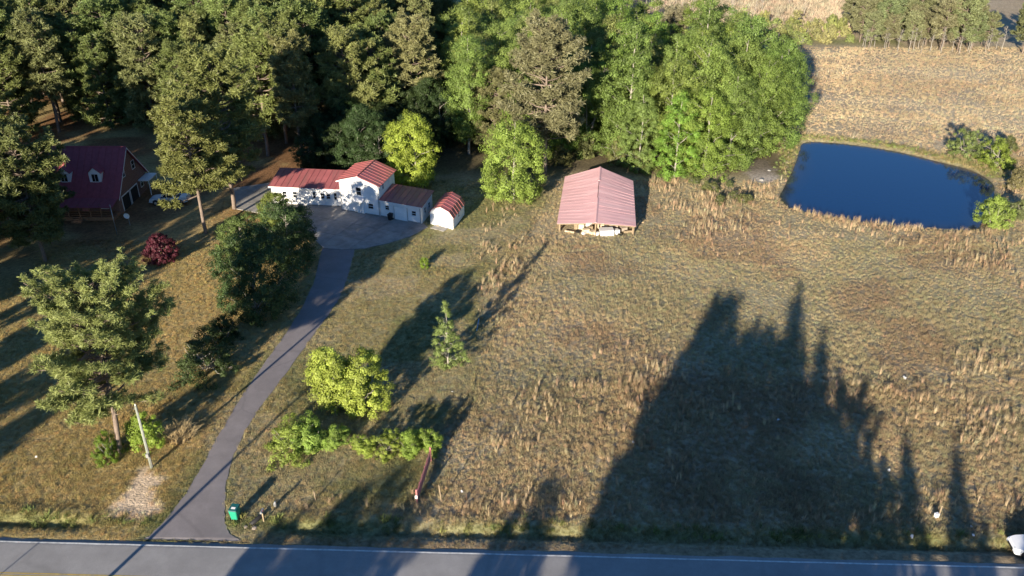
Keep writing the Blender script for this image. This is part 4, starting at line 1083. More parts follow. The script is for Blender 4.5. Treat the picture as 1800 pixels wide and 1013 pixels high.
def brick_house():
    org = (-62.8, 118.2, 0.0); b = empty('brick_house', org)
    tag(b, 'brick house with steep dark red roof and two white dormers among the pines', 'house')
    x0, x1, y0, y1 = -68.2, -57.5, 113.0, 123.4; ym = 118.2; ze, zr = 3.0, 8.5
    mb = Part(org)
    mb.prism([(x0,y0),(x1,y0),(x1,ym),(x1,y1),(x0,y1),(x0,ym)], -.1, [ze, ze, zr-.15, ze, ze, zr-.15])
    mb.f[1] = (6, 7, 8, 11); mb.f.append((11, 8, 9, 10)); mb.build('wall', M['brick'], b)
    e = .45
    k = (zr - ze) / (ym - y0)
    roof_panels(b, org, (x0-e, y0-e, ze-e*k+.12), (x1+e, y0-e, ze-e*k+.12), (x1+e, ym, zr+.12), (x0-e, ym, zr+.12), 12, M['dark_red_roof'])
    roof_panels(b, org, (x1+e, y1+e, ze-e*k+.12), (x0-e, y1+e, ze-e*k+.12), (x0-e, ym, zr+.12), (x1+e, ym, zr+.12), 12, M['dark_red_roof'])
    mb = Part(org); mb.tube([(x0-e, ym, zr+.15), (x1+e, ym, zr+.15)], .09, 6); mb.build('ridge_cap', M['dark_red_roof'], b)
    for s_, yy in ((1, y0-e), (1, y1+e)):
        mb = Part(org); zz = ze-e*k; p, q = Vector((x1+e+.02, yy, zz)), Vector((x1+e+.02, ym, zr))
        mb.hexa([p - Vector((0,0,.18)), p + Vector((.04,0,-.18)), q + Vector((.04,0,-.18)), q - Vector((0,0,.18))], [p, p + Vector((.04,0,0)), q + Vector((.04,0,0)), q]); mb.build('rake_board', M['white_trim'], b)
    # dormers
    for xc in (-65.2, -60.7):
        w = .85; yf = 114.35; zb = ze + (yf - y0) * k; zw = zb + 1.55; za = zw + .75
        yb = y0 + (zw - ze) / k + .1; ya = y0 + (za - ze) / k
        mb = Part(org)
        mb.add([(xc-w,yf,zb-.1),(xc+w,yf,zb-.1),(xc+w,yf,zw),(xc,yf,za),(xc-w,yf,zw),(xc-w,yb,zw),(xc+w,yb,zw),(xc,ya,za),(xc-w,yf+.3,zb-.1),(xc+w,yf+.3,zb-.1)],
               [(0,1,2,3,4),(1,9,6,2),(0,4,5,8),(4,3,7,5),(3,2,6,7)])
        d = mb.build('dormer', M['white_siding'], b)
        for sgn in (-1, 1):
            mb = Part(org); o = .16
            p0, p1 = Vector((xc+sgn*(w+o), yf-.15, zw-.1)), Vector((xc, yf-.15, za+.06))
            q0, q1 = Vector((xc+sgn*(w+o), yb-.05, zw-.1)), Vector((xc, ya+.1, za+.06)); t = Vector((0,0,.07))
            vs = [p0, p1, q1, q0] if sgn < 0 else [p1, p0, q0, q1]
            mb.hexa(vs, [v + t for v in vs]); mb.build('dormer_roof', M['dark_red_roof'], d)
        m2 = Part(org); m2.obox((xc-w, yf), (1,0), (0,-1), .42, 1.28, -.02, .03, zb+.2, zb+1.3); m2.build('pane', M['glass'], d)
        m2 = Part(org); m2.obox((xc-w, yf), (1,0), (0,-1), .36, 1.34, -.02, .05, zb+.1, zb+.2); m2.build('sill', M['white_trim'], d)
        m2 = Part(org); m2.obox((xc-w, yf), (1,0), (0,-1), .83, .87, .03, .045, zb+.2, zb+1.3); m2.build('muntin', M['white_trim'], d)
    # front porch: deck, posts, rails, steps, roof apron
    mb = Part(org); mb.box(x0+1, x1, y0-2.3, y0-.01, -.1, .55); p_ = mb.build('porch_deck', M['deck_wood'], b)
    for i in range(7):
        xx = x0 + 1.15 + i * ((x1 - x0 - 1.3) / 6)
        mb = Part(org); mb.box(xx-.06, xx+.06, y0-2.25, y0-2.13, .551, 2.45); mb.build('porch_post', M['deck_wood'], p_)
    for z in (.75, 1.05, 1.35):
        mb = Part(org); mb.box(x0+1.22, x1-.2, y0-2.22, y0-2.16, z, z+.07); mb.build('porch_rail', M['deck_wood'], p_)
    for i in range(3):
        mb = Part(org); mb.box(-63.4, -61.9, y0-2.62-.3*i, y0-2.31-.3*i, -.1, .42-.14*i); mb.build('step', M['deck_wood'], p_)
    roof_panels(b, org, (x0+.6, y0-2.7, 2.2), (x1+.3, y0-2.7, 2.2), (x1+.3, y0-.3, 2.75), (x0+.6, y0-.3, 2.75), 10, M['dark_red_roof'])
    wf = wall_frame((x0, y0), (x1, y0))
    for s in (2.6, 8.6): window(b, org, wf, s, 1.6, 1.0, 1.2)
    mb = Part(org); mb.obox(*wf[:3], 5.2, 6.15, -.02, .05, .55, 2.6); d = mb.build('front_door', M['red_paint'], b)
    mb = Part(org); mb.obox(*wf[:3], 6.02, 6.08, .05, .1, 1.5, 1.6); mb.build('door_handle', M['steel'], d)
    # gable end; near-black panels paint in the shade of two garage openings
    wf = wall_frame((x1, y0), (x1, y1))
    for s in (1.3, 4.3):
        mb = Part(org); mb.obox(*wf[:3], s, s+2.5, -.02, .03, .02, 2.15); g = mb.build('garage_shade_panel', M['painted_shade'], b)
        for q in (s-.12, s+2.5):
            m2 = Part(org); m2.obox(*wf[:3], q, q+.12, -.02, .07, 0, 2.3); m2.build('jamb', M['white_trim'], g)
        m2 = Part(org); m2.obox(*wf[:3], s, s+2.5, -.02, .068, 2.15, 2.3); m2.build('lintel', M['white_trim'], g)
    window(b, org, wf, 3.4, 5.2, .9, 1.2); window(b, org, wf, 7.0, 5.2, .9, 1.2); window(b, org, wf, 8.6, 1.7, .9, 1.2)
    # back lean-to with white trim
    mb = Part(org); mb.box(x1+.02, x1+1.7, y1-2.9, y1+.3, 2.3, 2.48); mb.build('side_awning', M['white_trim'], b)
    for yy in (y1-2.8, y1+.2):
        mb = Part(org); mb.box(x1+1.55, x1+1.65, yy-.05, yy+.05, -.1, 2.3); mb.build('awning_post', M['white_trim'], b)
brick_house()

# ------------------------------------------------------------------ vehicles
def profile_solid(pts, hw):
    """side outline (x,z) closed, half width per point -> verts, faces"""
    n = len(pts); V = [(x, -hw[i], z) for i, (x, z) in enumerate(pts)] + [(x, hw[i], z) for i, (x, z) in enumerate(pts)]
    F = [tuple(range(n)), tuple(range(2*n-1, n-1, -1))] + [((i+1) % n, i, n+i, n+(i+1) % n) for i in range(n)]
    return V, F
def add_wheel(root, x, y, r, w):
    mb = MB(); s = 18
    ring = []
    for (yy, rr) in ((-w/2, r*.62), (-w/2, r*.93), (-w/2+.04, r), (w/2-.04, r), (w/2, r*.93), (w/2, r*.62)):
        ring.append([(x + rr*math.cos(6.2832*k/s), y + yy, r + rr*math.sin(6.2832*k/s)) for k in range(s)])
    V = [p for rg in ring for p in rg]; F = [(i*s+k, i*s+(k+1) % s, (i+1)*s+(k+1) % s, (i+1)*s+k) for i in range(5) for k in range(s)]
    mb.add(V, F); wh = mb.build('wheel', M['rubber'], root, smooth=True)
    sg = 1 if y > 0 else -1
    mb = MB(); V = [(x, y + sg*w*.42, r)] + [(x + r*.63*math.cos(6.2832*k/s), y + sg*w*.36, r + r*.63*math.sin(6.2832*k/s)) for k in range(s)]
    mb.add(V, [(0, 1+k, 1+(k+1) % s) for k in range(s)]); mb.build('rim', M['steel'], wh)
def quad_part(root, name, m, pts, th=.02):
    a, b, c, d = map(Vector, pts); n = (b-a).cross(d-a).normalized() * th
    mb = MB(); mb.hexa([a-n, b-n, c-n, d-n], [a+n, b+n, c+n, d+n]); return mb.build(name, m, root)

def pickup(loc, rz):
    t = empty('pickup_truck', loc, rz); tag(t, 'silver white pickup truck parked beside the brick house', 'pickup truck')
    low = [(-2.85,.5),(-2.88,.75),(-2.85,1.12),(-.75,1.12),(.95,1.14),(2.35,1.05),(2.72,.95),(2.83,.7),(2.8,.42),(2.3,.36),(-2.4,.38)]
    V, F = profile_solid(low, [.9,.94,.93,.95,.95,.9,.82,.84,.86,.9,.9]); mb = MB(); mb.add(V, F); mb.build('body', M['silver_paint'], t, bevel=.05)
    cab = [(-1.0,1.1),(-.85,1.72),(-.7,1.8),(.25,1.8),(.4,1.74),(1.15,1.1)]
    V, F = profile_solid(cab, [.88,.7,.68,.68,.7,.86]); mb = MB(); mb.add(V, F); cb = mb.build('cab', M['silver_paint'], t, bevel=.03)
    quad_part(cb, 'windscreen', M['glass'], [(1.08,-.76,1.18),(1.08,.76,1.18),(.47,.63,1.7),(.47,-.63,1.7)])
    quad_part(cb, 'rear_window', M['glass'], [(-.985,.7,1.22),(-.985,-.7,1.22),(-.875,-.6,1.66),(-.875,.6,1.66)])
    for sg in (-1, 1):
        quad_part(cb, 'side_window', M['glass'], [(.85,sg*.845,1.2),(.2,sg*.865,1.2),(.2,sg*.715,1.7),(.38,sg*.715,1.7)], .015)
        quad_part(cb, 'side_window', M['glass'], [(.1,sg*.865,1.2),(-.8,sg*.865,1.2),(-.72,sg*.715,1.7),(.1,sg*.715,1.7)], .015)
        quad_part(t, 'headlight', M['lamp'], [(2.7,sg*.8,.78),(2.76,sg*.5,.78),(2.72,sg*.5,.93),(2.64,sg*.8,.93)], .03)
        quad_part(t, 'tail_light', M['red_lamp'], [(-2.88,sg*.9,.75),(-2.88,sg*.76,.75),(-2.86,sg*.76,1.05),(-2.86,sg*.9,1.05)], .02)
        mb = MB(); mb.box(.82, .95, sg*.93-.1, sg*.93+.1, 1.16, 1.32); mb.build('mirror', M['black'], t, bevel=.02)
    mb = MB(); mb.box(-2.72, -1.12, -.72, .72, 1.125, 1.14); mb.build('bed_floor', M['black'], t)
    for sg in (-1, 1):
        mb = MB(); mb.box(-2.8, -1.02, sg*.8-.07, sg*.8+.07, 1.1, 1.2); mb.build('bed_rail', M['silver_paint'], t, bevel=.02)
    mb = MB(); mb.box(-2.86, -2.76, -.8, .8, 1.1, 1.2); mb.build('tailgate', M['silver_paint'], t, bevel=.02)
    quad_part(t, 'bed_cover', M['white_paint'], [(-2.7,-.7,1.21),(-1.7,-.7,1.21),(-1.7,.7,1.21),(-2.7,.7,1.21)])
    mb = MB(); mb.box(2.72, 2.9, -.84, .84, .42, .6); mb.build('bumper', M['steel'], t, bevel=.03)
    quad_part(t, 'grille', M['black'], [(2.79,-.45,.66),(2.79,.45,.66),(2.74,.45,.9),(2.74,-.45,.9)])
    for x in (1.85, -1.75):
        for y in (-.86, .86):
            mb = MB(); s = 16; V = [(x, y*1.065, .42)] + [(x + .47*math.cos(math.pi*k/s), y*1.065, .42 + .47*math.sin(math.pi*k/s)) for k in range(s+1)]
            V2 = [(a, y*.9, c) for a, _, c in V]; n = len(V)
            mb.add(V + V2, [(0,k+1,k+2) for k in range(s)] + [(k+1,k+2,n+k+2,n+k+1) for k in range(s)]); mb.build('wheel_arch', M['black'], t)
            add_wheel(t, x, y*1.08, .38, .26)
px_, py_ = site(300, 357); pickup((px_, py_, h1(px_, py_)), math.pi + R(3))

def sedan(loc, rz):
    t = empty('parked_car', loc, rz); tag(t, 'white car parked on the road shoulder, cut off by the right picture edge', 'car')
    low = [(-2.25,.4),(-2.32,.65),(-2.25,.95),(-1.6,1.0),(.75,.98),(1.75,.86),(2.15,.74),(2.28,.55),(2.22,.32),(1.8,.26),(-1.9,.28)]
    V, F = profile_solid(low, [.78,.84,.84,.9,.9,.84,.72,.74,.78,.86,.86]); mb = MB(); mb.add(V, F); mb.build('body', M['white_paint'], t, bevel=.06)
    cab = [(-1.75,.96),(-1.1,1.42),(-.8,1.47),(.0,1.47),(.2,1.43),(1.05,.95)]
    V, F = profile_solid(cab, [.82,.66,.64,.64,.66,.8]); mb = MB(); mb.add(V, F); cb = mb.build('cabin', M['white_paint'], t, bevel=.03)
    quad_part(cb, 'windscreen', M['glass'], [(.98,-.72,1.01),(.98,.72,1.01),(.27,.6,1.4),(.27,-.6,1.4)])
    quad_part(cb, 'rear_window', M['glass'], [(-1.68,.72,1.02),(-1.68,-.72,1.02),(-1.15,-.6,1.39),(-1.15,.6,1.39)])
    for sg in (-1, 1):
        quad_part(cb, 'side_window', M['glass'], [(.75,sg*.795,1.03),(-.3,sg*.815,1.03),(-.3,sg*.675,1.4),(.15,sg*.675,1.4)], .015)
        quad_part(cb, 'side_window', M['glass'], [(-.38,sg*.815,1.03),(-1.4,sg*.795,1.03),(-1.05,sg*.675,1.38),(-.38,sg*.675,1.4)], .015)
        quad_part(t, 'headlight', M['lamp'], [(2.1,sg*.74,.62),(2.22,sg*.48,.62),(2.15,sg*.48,.74),(2.0,sg*.74,.74)], .03)
        quad_part(t, 'tail_light', M['red_lamp'], [(-2.3,sg*.8,.7),(-2.3,sg*.55,.7),(-2.27,sg*.55,.88),(-2.27,sg*.8,.88)], .02)
        mb = MB(); mb.box(.62, .78, sg*.93-.09, sg*.93+.09, .98, 1.1); mb.build('mirror', M['white_paint'], t, bevel=.02)
    quad_part(t, 'grille', M['black'], [(2.26,-.42,.42),(2.26,.42,.42),(2.27,.42,.58),(2.27,-.42,.58)])
    for x in (1.4, -1.35):
        for y in (-.8, .8):
            mb = MB(); s = 16; V = [(x, y*1.1, .34)] + [(x + .38*math.cos(math.pi*k/s), y*1.1, .34 + .38*math.sin(math.pi*k/s)) for k in range(s+1)]
            V2 = [(a, y*.9, c) for a, _, c in V]; n = len(V)
            mb.add(V + V2, [(0,k+1,k+2) for k in range(s)] + [(k+1,k+2,n+k+2,n+k+1) for k in range(s)]); mb.build('wheel_arch', M['black'], t)
            add_wheel(t, x, y*1.1, .31, .2)
sedan((40.9, 47.15, .0), math.pi + R(-6))

# ------------------------------------------------------------------ poles, gate, bin, small things
def utility_pole(xy, h, r, label, lean=0.0, arm=False):
    z = h1(*xy); t = empty('utility_pole', (xy[0], xy[1], z)); t.rotation_euler = (0, lean, 0); tag(t, label, 'utility pole')
    mb = MB(); mb.tube([(0,0,-.3),(0,0,h*.5),(0,0,h)], [r, r*.85, r*.7], 10); mb.build('pole', M['pole_wood'], t, smooth=True)
    mb = MB(); mb.tube([(r*.9,-r*.6,.2),(r*.85,-r*.6,h*.9)], .025, 6); mb.build('conduit', M['steel'], t)
    mb = MB(); mb.box(-.12,.12,-r-.14,-r+.02,1.35,1.75); mb.build('meter_box', M['steel'], t)
    mb = MB(); mb.tube([(0,0,h-.02),(0,0,h+.14)], [.06,.03], 8); mb.build('insulator', M['white_trim'], t)
    mb = MB(); mb.box(-.2,.02,-.04,.04,h-.4,h-.34); mb.build('bracket', M['steel'], t)
    if arm:
        mb = MB(); mb.box(-1.1,1.1,-.06,.06,h-.9,h-.75); mb.build('cross_arm', M['old_wood'], t)
utility_pole(site(267, 823), 6.8, .14, 'grey green utility pole between the sandy patch and the big pine')
utility_pole((-34.6, 33.5), 9.4, .16, 'utility pole across the road, its long shadow crossing the driveway mouth', arm=True)
def thin_pole(name, xy, h, r, label, cat, m, lean=(0, 0)):
    z = h1(*xy); t = empty(name, (xy[0], xy[1], z)); t.rotation_euler = (lean[0], lean[1], 0); tag(t, label, cat)
    mb = MB(); mb.tube([(0,0,-.3),(0,0,h)], [r, r*.85], 8); mb.build('shaft', m, t, smooth=True)
    mb = MB(); mb.tube([(0,0,h),(0,0,h+.06)], [r*1.3, r*.9], 8); mb.build('cap', m, t)
    return t
thin_pole('light_pole', site(206, 413), 4.4, .055, 'thin pale pole on the shaded lawn in front of the brick house', 'pole', M['steel'])
thin_pole('road_pole', (-42.3, 35.2), 3.2, .05, 'thin pole across the road casting the narrow shadow at the left end of the road', 'pole', M['old_wood'])
thin_pole('blue_post', site(838, 582), 1.5, .06, 'blue post among the tall grass right of the cedar', 'post', M['blue'], (R(-6), R(10)))
FP = [((776, 882), 1.75, 'taller weathered fence post right of the red gate'), ((882, 880), .95, 'short fence post in the roadside weeds right of the gate'), ((930, 872), 1.15, 'second short fence post in the roadside weeds'), ((1650, 907), 1.0, 'fence post with a white box in the shaded roadside weeds at right'),
      ((1718, 885), .8, 'low fence post in the weeds near the white car'), ((555, 880), .9, 'thin stake in the dry grass behind the green bin')]
for p, h, lb in FP: thin_pole('fence_post', site(*p), h, .055, lb, 'fence post', M['old_wood'], (R(RNG.uniform(-5, 5)), R(RNG.uniform(-5, 5))))
def box_thing(name, xy, dims, rz, m, label, cat, bevel=.01, tilt=0.0, dz=0.0, lid=None):
    t = empty(name, (xy[0], xy[1], h1(*xy) + dz), rz); t.rotation_euler = (tilt, 0, rz); tag(t, label, cat)
    a, b, c = dims; mb = MB(); mb.box(-a/2, a/2, -b/2, b/2, 0, c); mb.build('body', m, t, bevel=bevel)
    mb = MB(); mb.box(-a/2-.02, a/2+.02, -b/2-.02, b/2+.02, c+.002, c+.05); mb.build('top', lid or m, t, bevel=bevel)
    return t
wx, wy = site(1645, 911); box_thing('meter_box', (wx, wy), (.3, .25, .45), .3, M['white_trim'], 'small white box at the foot of a fence post at right', 'box')

def gate():
    a, c = Vector(site(734, 884)), Vector(site(757, 812)); L_ = (c - a).length; z = h1(a.x, a.y)
    t = empty('farm_gate', (a.x, a.y, z), math.atan2(c.y - a.y, c.x - a.x)); tag(t, 'long faded red metal farm gate standing open at the roadside', 'gate')
    for k in range(6):
        mb = MB(); mb.tube([(.05,0,.22+k*.2),(L_-.05,0,.22+k*.2)], .03, 6); mb.build('rail', M['red_paint'], t)
    n = 6
    for k in range(n):
        x = .05 + (L_-.1)*k/(n-1); mb = MB(); mb.tube([(x,.035,.18),(x,.035,1.26)], .032, 6); mb.build('upright', M['red_paint'], t)
    mb = MB(); mb.box(.05, L_-.05, -.035, -.03, .3, 1.0); mb.build('mesh_panel', M['red_paint'], t)
    for x in (-.12, L_+.12):
        mb = MB(); mb.tube([(x,0,-.3),(x,0,1.55)], .085, 8); mb.build('post', M['red_paint'], t)
    mb = MB(); mb.box(-.3, -.2, -.1, .1, .7, 1.0); mb.build('white_marker', M['white_trim'], t)
gate()

def wheelie_bin(xy, rz, m, ml, label, s=1.0, sticker=True):
    t = empty('wheeled_bin', (xy[0], xy[1], h1(*xy)), rz); t.scale = (s, s, s); tag(t, label, 'trash bin')
    mb = MB(); mb.hexa([(-.24,-.28,.08),(.24,-.28,.08),(.24,.24,.08),(-.24,.24,.08)], [(-.31,-.38,1.0),(.31,-.38,1.0),(.31,.36,1.0),(-.31,.36,1.0)]); mb.build('body', m, t, bevel=.03)
    mb = MB(); mb.hexa([(-.33,-.41,1.0),(.33,-.41,1.0),(.33,.4,1.02),(-.33,.4,1.02)], [(-.3,-.36,1.06),(.3,-.36,1.06),(.3,.36,1.12),(-.3,.36,1.12)]); ld = mb.build('lid', ml, t, bevel=.015)
    if sticker:
        mb = MB(); mb.add([(-.16,-.2,1.088),(.16,-.2,1.088),(.16,.0,1.107),(-.16,.0,1.107)], [(0,1,2,3)]); mb.build('sticker', M['paper'], ld)
    mb = MB(); mb.tube([(-.3,.46,.98),(.3,.46,.98)], .022, 8); mb.build('handle', ml, t)
    for sg in (-1, 1):
        mb = MB(); mb.tube([(sg*.25,.26,.11),(sg*.33,.26,.11)], .13, 12); mb.build('wheel', M['rubber'], t)
        mb = MB(); mb.box(sg*.27-.02, sg*.27+.02, .34, .47, .94, .99); mb.build('handle_arm', ml, t)
wheelie_bin(site(415, 911), R(-8), M['green_plastic'], M['dark_green_plastic'], 'green wheeled trash bin at the mouth of the driveway', 1.08)
bx_, by_ = WB_RIGHT[0][0] + 1.55, WB_RIGHT[0][1] - 1.25
wheelie_bin((bx_, by_), R(-23), M['black'], M['black'], 'black trash bin against the front of the white building', .95, False)

def dish(xy):
    t = empty('satellite_dish', (xy[0], xy[1], h1(*xy))); tag(t, 'white round satellite dish on a post by the brick house', 'satellite dish')
    mb = MB(); mb.tube([(0,0,-.2),(0,0,1.5)], .04, 8); mb.build('post', M['steel'], t)
    mb = MB(); s = 20; rings = 4; V = []
    for k in range(rings+1):
        r = .42*k/rings
        V += [(r*math.cos(6.2832*i/s), -.25 + .25*(k/rings)**2*(-.6) - .02, 1.65 + r*math.sin(6.2832*i/s)) for i in range(s)]
    mb.add(V, [(k*s+i, k*s+(i+1) % s, (k+1)*s+(i+1) % s, (k+1)*s+i) for k in range(rings) for i in range(s)]); mb.build('reflector', M['white_trim'], t, smooth=True)
    mb = MB(); mb.tube([(0,0,1.3),(0,-.25,1.62)], .03, 6); mb.build('mount', M['steel'], t)
    mb = MB(); mb.tube([(0,-.3,1.3),(0,-.75,1.6)], .018, 6); mb.build('feed_arm', M['steel'], t)
dish(site(229, 397))
def mailbox(xy):
    t = empty('mailbox', (xy[0], xy[1], h1(*xy)), R(-5)); tag(t, 'small grey mailbox on a wooden post in the roadside weeds right of the green bin', 'mailbox')
    mb = MB(); mb.box(-.05,.05,-.05,.05,-.3,1.05); mb.build('post', M['old_wood'], t)
    mb = MB(); s = 10; pr = [(-.09,0),(.09,0)] + [(.09*math.cos(math.pi*k/s), .12+.09*math.sin(math.pi*k/s)) for k in range(s+1)]
    n = len(pr); mb.add([(a,-.28,1.05+c) for a, c in pr] + [(a,.22,1.05+c) for a, c in pr], [tuple(range(n)), tuple(range(2*n-1,n-1,-1))] + [((i+1) % n, i, n+i, n+(i+1) % n) for i in range(n)]); mb.build('box', M['steel'], t)
    mb = MB(); mb.box(.095,.11,-.1,-.02,1.15,1.35); mb.build('flag', M['red_paint'], t)
mailbox(site(464, 917))
single('marker_stone', (lambda mb: (mb.tube([(0,0,-.1),(0,0,.3),(.05,0,.5)], [.14,.13,.07], 7), mb.mesh('marker_stone', M['steel'], False))[1])(MB()), site(484, 890), 1.0, 0, 'stubby grey marker in the grass right of the green bin', 'marker')
def culvert(xy):
    t = empty('culvert_pipe', (xy[0], xy[1], h1(*xy)-.05), R(-30)); tag(t, 'black drain pipe end beside the driveway mouth below the green bin', 'pipe')
    mb = MB(); s = 14
    V = []
    for (x, r) in ((0,.2),(0,.16),(1.2,.16)):
        V += [(r*math.cos(6.2832*k/s), x, .2 + r*math.sin(6.2832*k/s)) for k in range(s)]
    V += [(.2*math.cos(6.2832*k/s), 1.2, .2 + .2*math.sin(6.2832*k/s)) for k in range(s)]
    mb.add(V, [(a*s+k, a*s+(k+1) % s, b*s+(k+1) % s, b*s+k) for a, b in ((0,1),(1,2),(3,0)) for k in range(s)]); mb.build('pipe', M['black'], t, smooth=True)
    mb = MB(); mb.add([(.15*math.cos(6.2832*k/s), .5, .2 + .15*math.sin(6.2832*k/s)) for k in range(s)], [tuple(range(s))]); mb.build('bore_shade_disc', M['painted_shade'], t)  # dark disc painted in for the shade inside the pipe
culvert(site(441, 925))
def rock_mesh(seed, m):
    rg = random.Random(seed); bm = bmesh.new(); bmesh.ops.create_icosphere(bm, subdivisions=2, radius=.5)
    for v in bm.verts: v.co *= rg.uniform(.78, 1.15); v.co.z *= .6
    me = bpy.data.meshes.new('rock'); bm.to_mesh(me); bm.free(); me.materials.append(m); return me
ROCK, ROCKC = rock_mesh(1, M['stone']), rock_mesh(2, M['concrete'])
for p, s, lb in (((447, 929), .5, 'pale stone right of the black drain pipe'), ((432, 927), .4, 'pale stone left of the black drain pipe'), ((770, 398), .8, 'tan rock at the left front corner of the shed'), ((763, 393), .6, 'smaller tan rock between white building and shed')):
    single('stone', ROCK, site(*p), s, RNG.uniform(0, 6), lb, 'stone')
single('stone', ROCKC, site(1338, 317), .9, 1, 'white stone at the edge of the bare soil patch by the pond', 'stone')
single('stone', ROCKC, site(1352, 300), .6, 2, 'small pale stone on the bare soil patch by the pond', 'stone')

# junk in front of the barn
J = [((1066, 412), (1.9, 1.3, .75), .08, 'white_paint', 'large white sheet metal chest in front of the barn', 'chest'), ((1084, 411), (.6, .7, .6), .5, 'paper', 'small pale box right of the white chest at the barn', 'box'),
     ((1030, 409), (.9, .7, .55), .3, 'cream', 'cream crate at the front left of the barn junk', 'crate'), ((1022, 403), (.8, .6, .8), -.2, 'cream', 'cream cabinet under the barn front, left of the crate', 'cabinet'), ((1041, 411), (.8, .6, .4), .6, 'cream', 'low cream box left of the white chest', 'box'),
     ((1049, 413), (.7, .5, .35), -.3, 'paper', 'low whitish box touching the white chest on its left', 'box'), ((1012, 402), (.5, .5, .9), .1, 'old_wood', 'brown cabinet at the left end of the barn junk', 'cabinet'), ((1056, 402), (.9, .6, .9), .2, 'cream', 'tall cream cupboard inside the barn opening', 'cupboard'),
     ((1078, 402), (1.2, .6, .7), 0, 'stone', 'brown chest inside the barn right of the cupboard', 'chest'), ((1034, 400), (.9, .6, .9), .2, 'paper', 'whitish appliance inside the barn opening', 'appliance'), ((1096, 405), (.9, .7, .5), .4, 'stone', 'brown box under the right barn front', 'box'), ((1064, 406), (.35, .35, 1.0), .1, 'black', 'black drum behind the white chest', 'drum'),
     ((1026, 412), (.5, .4, .3), .9, 'paper', 'small white carton lying in front of the cream crate', 'carton'), ((1038, 406), (.5, .5, .7), .4, 'old_wood', 'brown wooden box behind the low cream box', 'box'), ((1104, 409), (1.3, .2, .25), .2, 'old_wood', 'short beam lying under the right barn corner', 'timber'),
     ((1001, 409), (1.4, .18, .2), -.4, 'cream', 'pale plank lying under the left barn corner', 'plank'), ((1074, 408), (.4, .4, .5), .7, 'blue', 'small blue tub behind the white chest', 'tub')]
for p, dm, rz, m, lb, ct in J: box_thing('junk_' + ct, site(*p), dm, rz, M[m], lb, ct, bevel=.03)
for p, lb in (((1090, 413), 'black tyre lying right of the white chest at the barn'), ((1016, 408), 'black tyre lying left of the cream crate at the barn')):
    t = empty('tyre', (*site(*p), h1(*site(*p)))); tag(t, lb, 'tyre')
    mb = MB(); s = 16; ring = [(.2,0),(.34,0),(.36,.1),(.34,.2),(.2,.2)]
    mb.add([(r*math.cos(6.2832*k/s), r*math.sin(6.2832*k/s), z) for r, z in ring for k in range(s)], [(i*s+k, i*s+(k+1) % s, ((i+1) % 5)*s+(k+1) % s, ((i+1) % 5)*s+k) for i in range(5) for k in range(s)]); mb.build('tread', M['rubber'], t, smooth=True)
# litter in the field
LIT = [((1590, 665), (.75, .3), 'white strip of litter in the right field'), ((1368, 740), (.4, .4), 'white scrap in the tree shadow on the field'), ((1562, 828), (.3, .3), 'small white scrap near the narrow tree shadows'), ((812, 866), (.28, .28), 'white scrap right of the taller fence post'),
       ((1707, 927), (.3, .3), 'white scrap in the roadside ditch near the white car'), ((1602, 945), (.5, .25), 'pale scrap on the road verge at right'), ((1113, 780), (.25, .25), 'white dot of litter at the edge of the large tree shadow'), ((795, 690), (.25, .25), 'pale scrap in the shadow right of the bushes'), ((64, 806), (.25, .2), 'pale scrap on the left lawn'), ((1710, 945), (.3, .2), 'pale scrap beside the road near the white car')]
for p, (a, c), lb in LIT:
    q = site(*p); rg = random.Random(p[0])
    mb = MB(); n = 7; V = []; 
    for k in range(n): V.append((a*.5*rg.uniform(.6,1.1)*math.cos(6.2832*k/n), c*.5*rg.uniform(.6,1.1)*math.sin(6.2832*k/n), rg.uniform(.05,.25)))
    V2 = [(x*.9, y*.9, z-.03) for x, y, z in V]; F = [tuple(range(n)), tuple(range(2*n-1,n-1,-1))] + [((i+1) % n, i, n+i, n+(i+1) % n) for i in range(n)]
    mb.add(V + V2, F); single('litter', mb.mesh('litter', M['paper']), q, 1.0, rg.uniform(0, 6), lb, 'litter')

# ------------------------------------------------------------------ grass
def make_tuft(seed, n, h, spread, width, lean=.35, curve=.2, m=None):
    rng = np.random.default_rng(seed)
    a = rng.uniform(0, 6.28, n); r = spread * np.sqrt(rng.uniform(0, 1, n))
    b = np.column_stack([r*np.cos(a), r*np.sin(a), np.full(n, -.03)])
    a2 = rng.uniform(0, 6.28, n); ln = np.abs(rng.normal(0, lean, n))
    hh = h * rng.uniform(.55, 1.15, n)
    d = np.column_stack([np.cos(a2)*ln, np.sin(a2)*ln, np.ones(n)])
    a3 = rng.uniform(0, 6.28, n); w = np.column_stack([np.cos(a3), np.sin(a3), np.zeros(n)]) * (width*rng.uniform(.6, 1.3, n))[:, None]
    m1 = b + d*(hh*.55)[:, None]; d2 = d.copy(); d2[:, :2] *= 1 + curve*4; t = m1 + d2*(hh*.45)[:, None]
    V = np.stack([b-w, b+w, m1+w*.8, m1-w*.8, t+w*.2, t-w*.2], 1).reshape(-1, 3)
    i = np.arange(n)*6
    F = np.concatenate([np.stack([i,i+1,i+2,i+3],1), np.stack([i+3,i+2,i+4,i+5],1)])
    return np_mesh('tuft', V, F, m or M['grass'])
def tuft_objs(specs): return [bpy.data.objects.new('tuft', make_tuft(*s)) for s in specs]

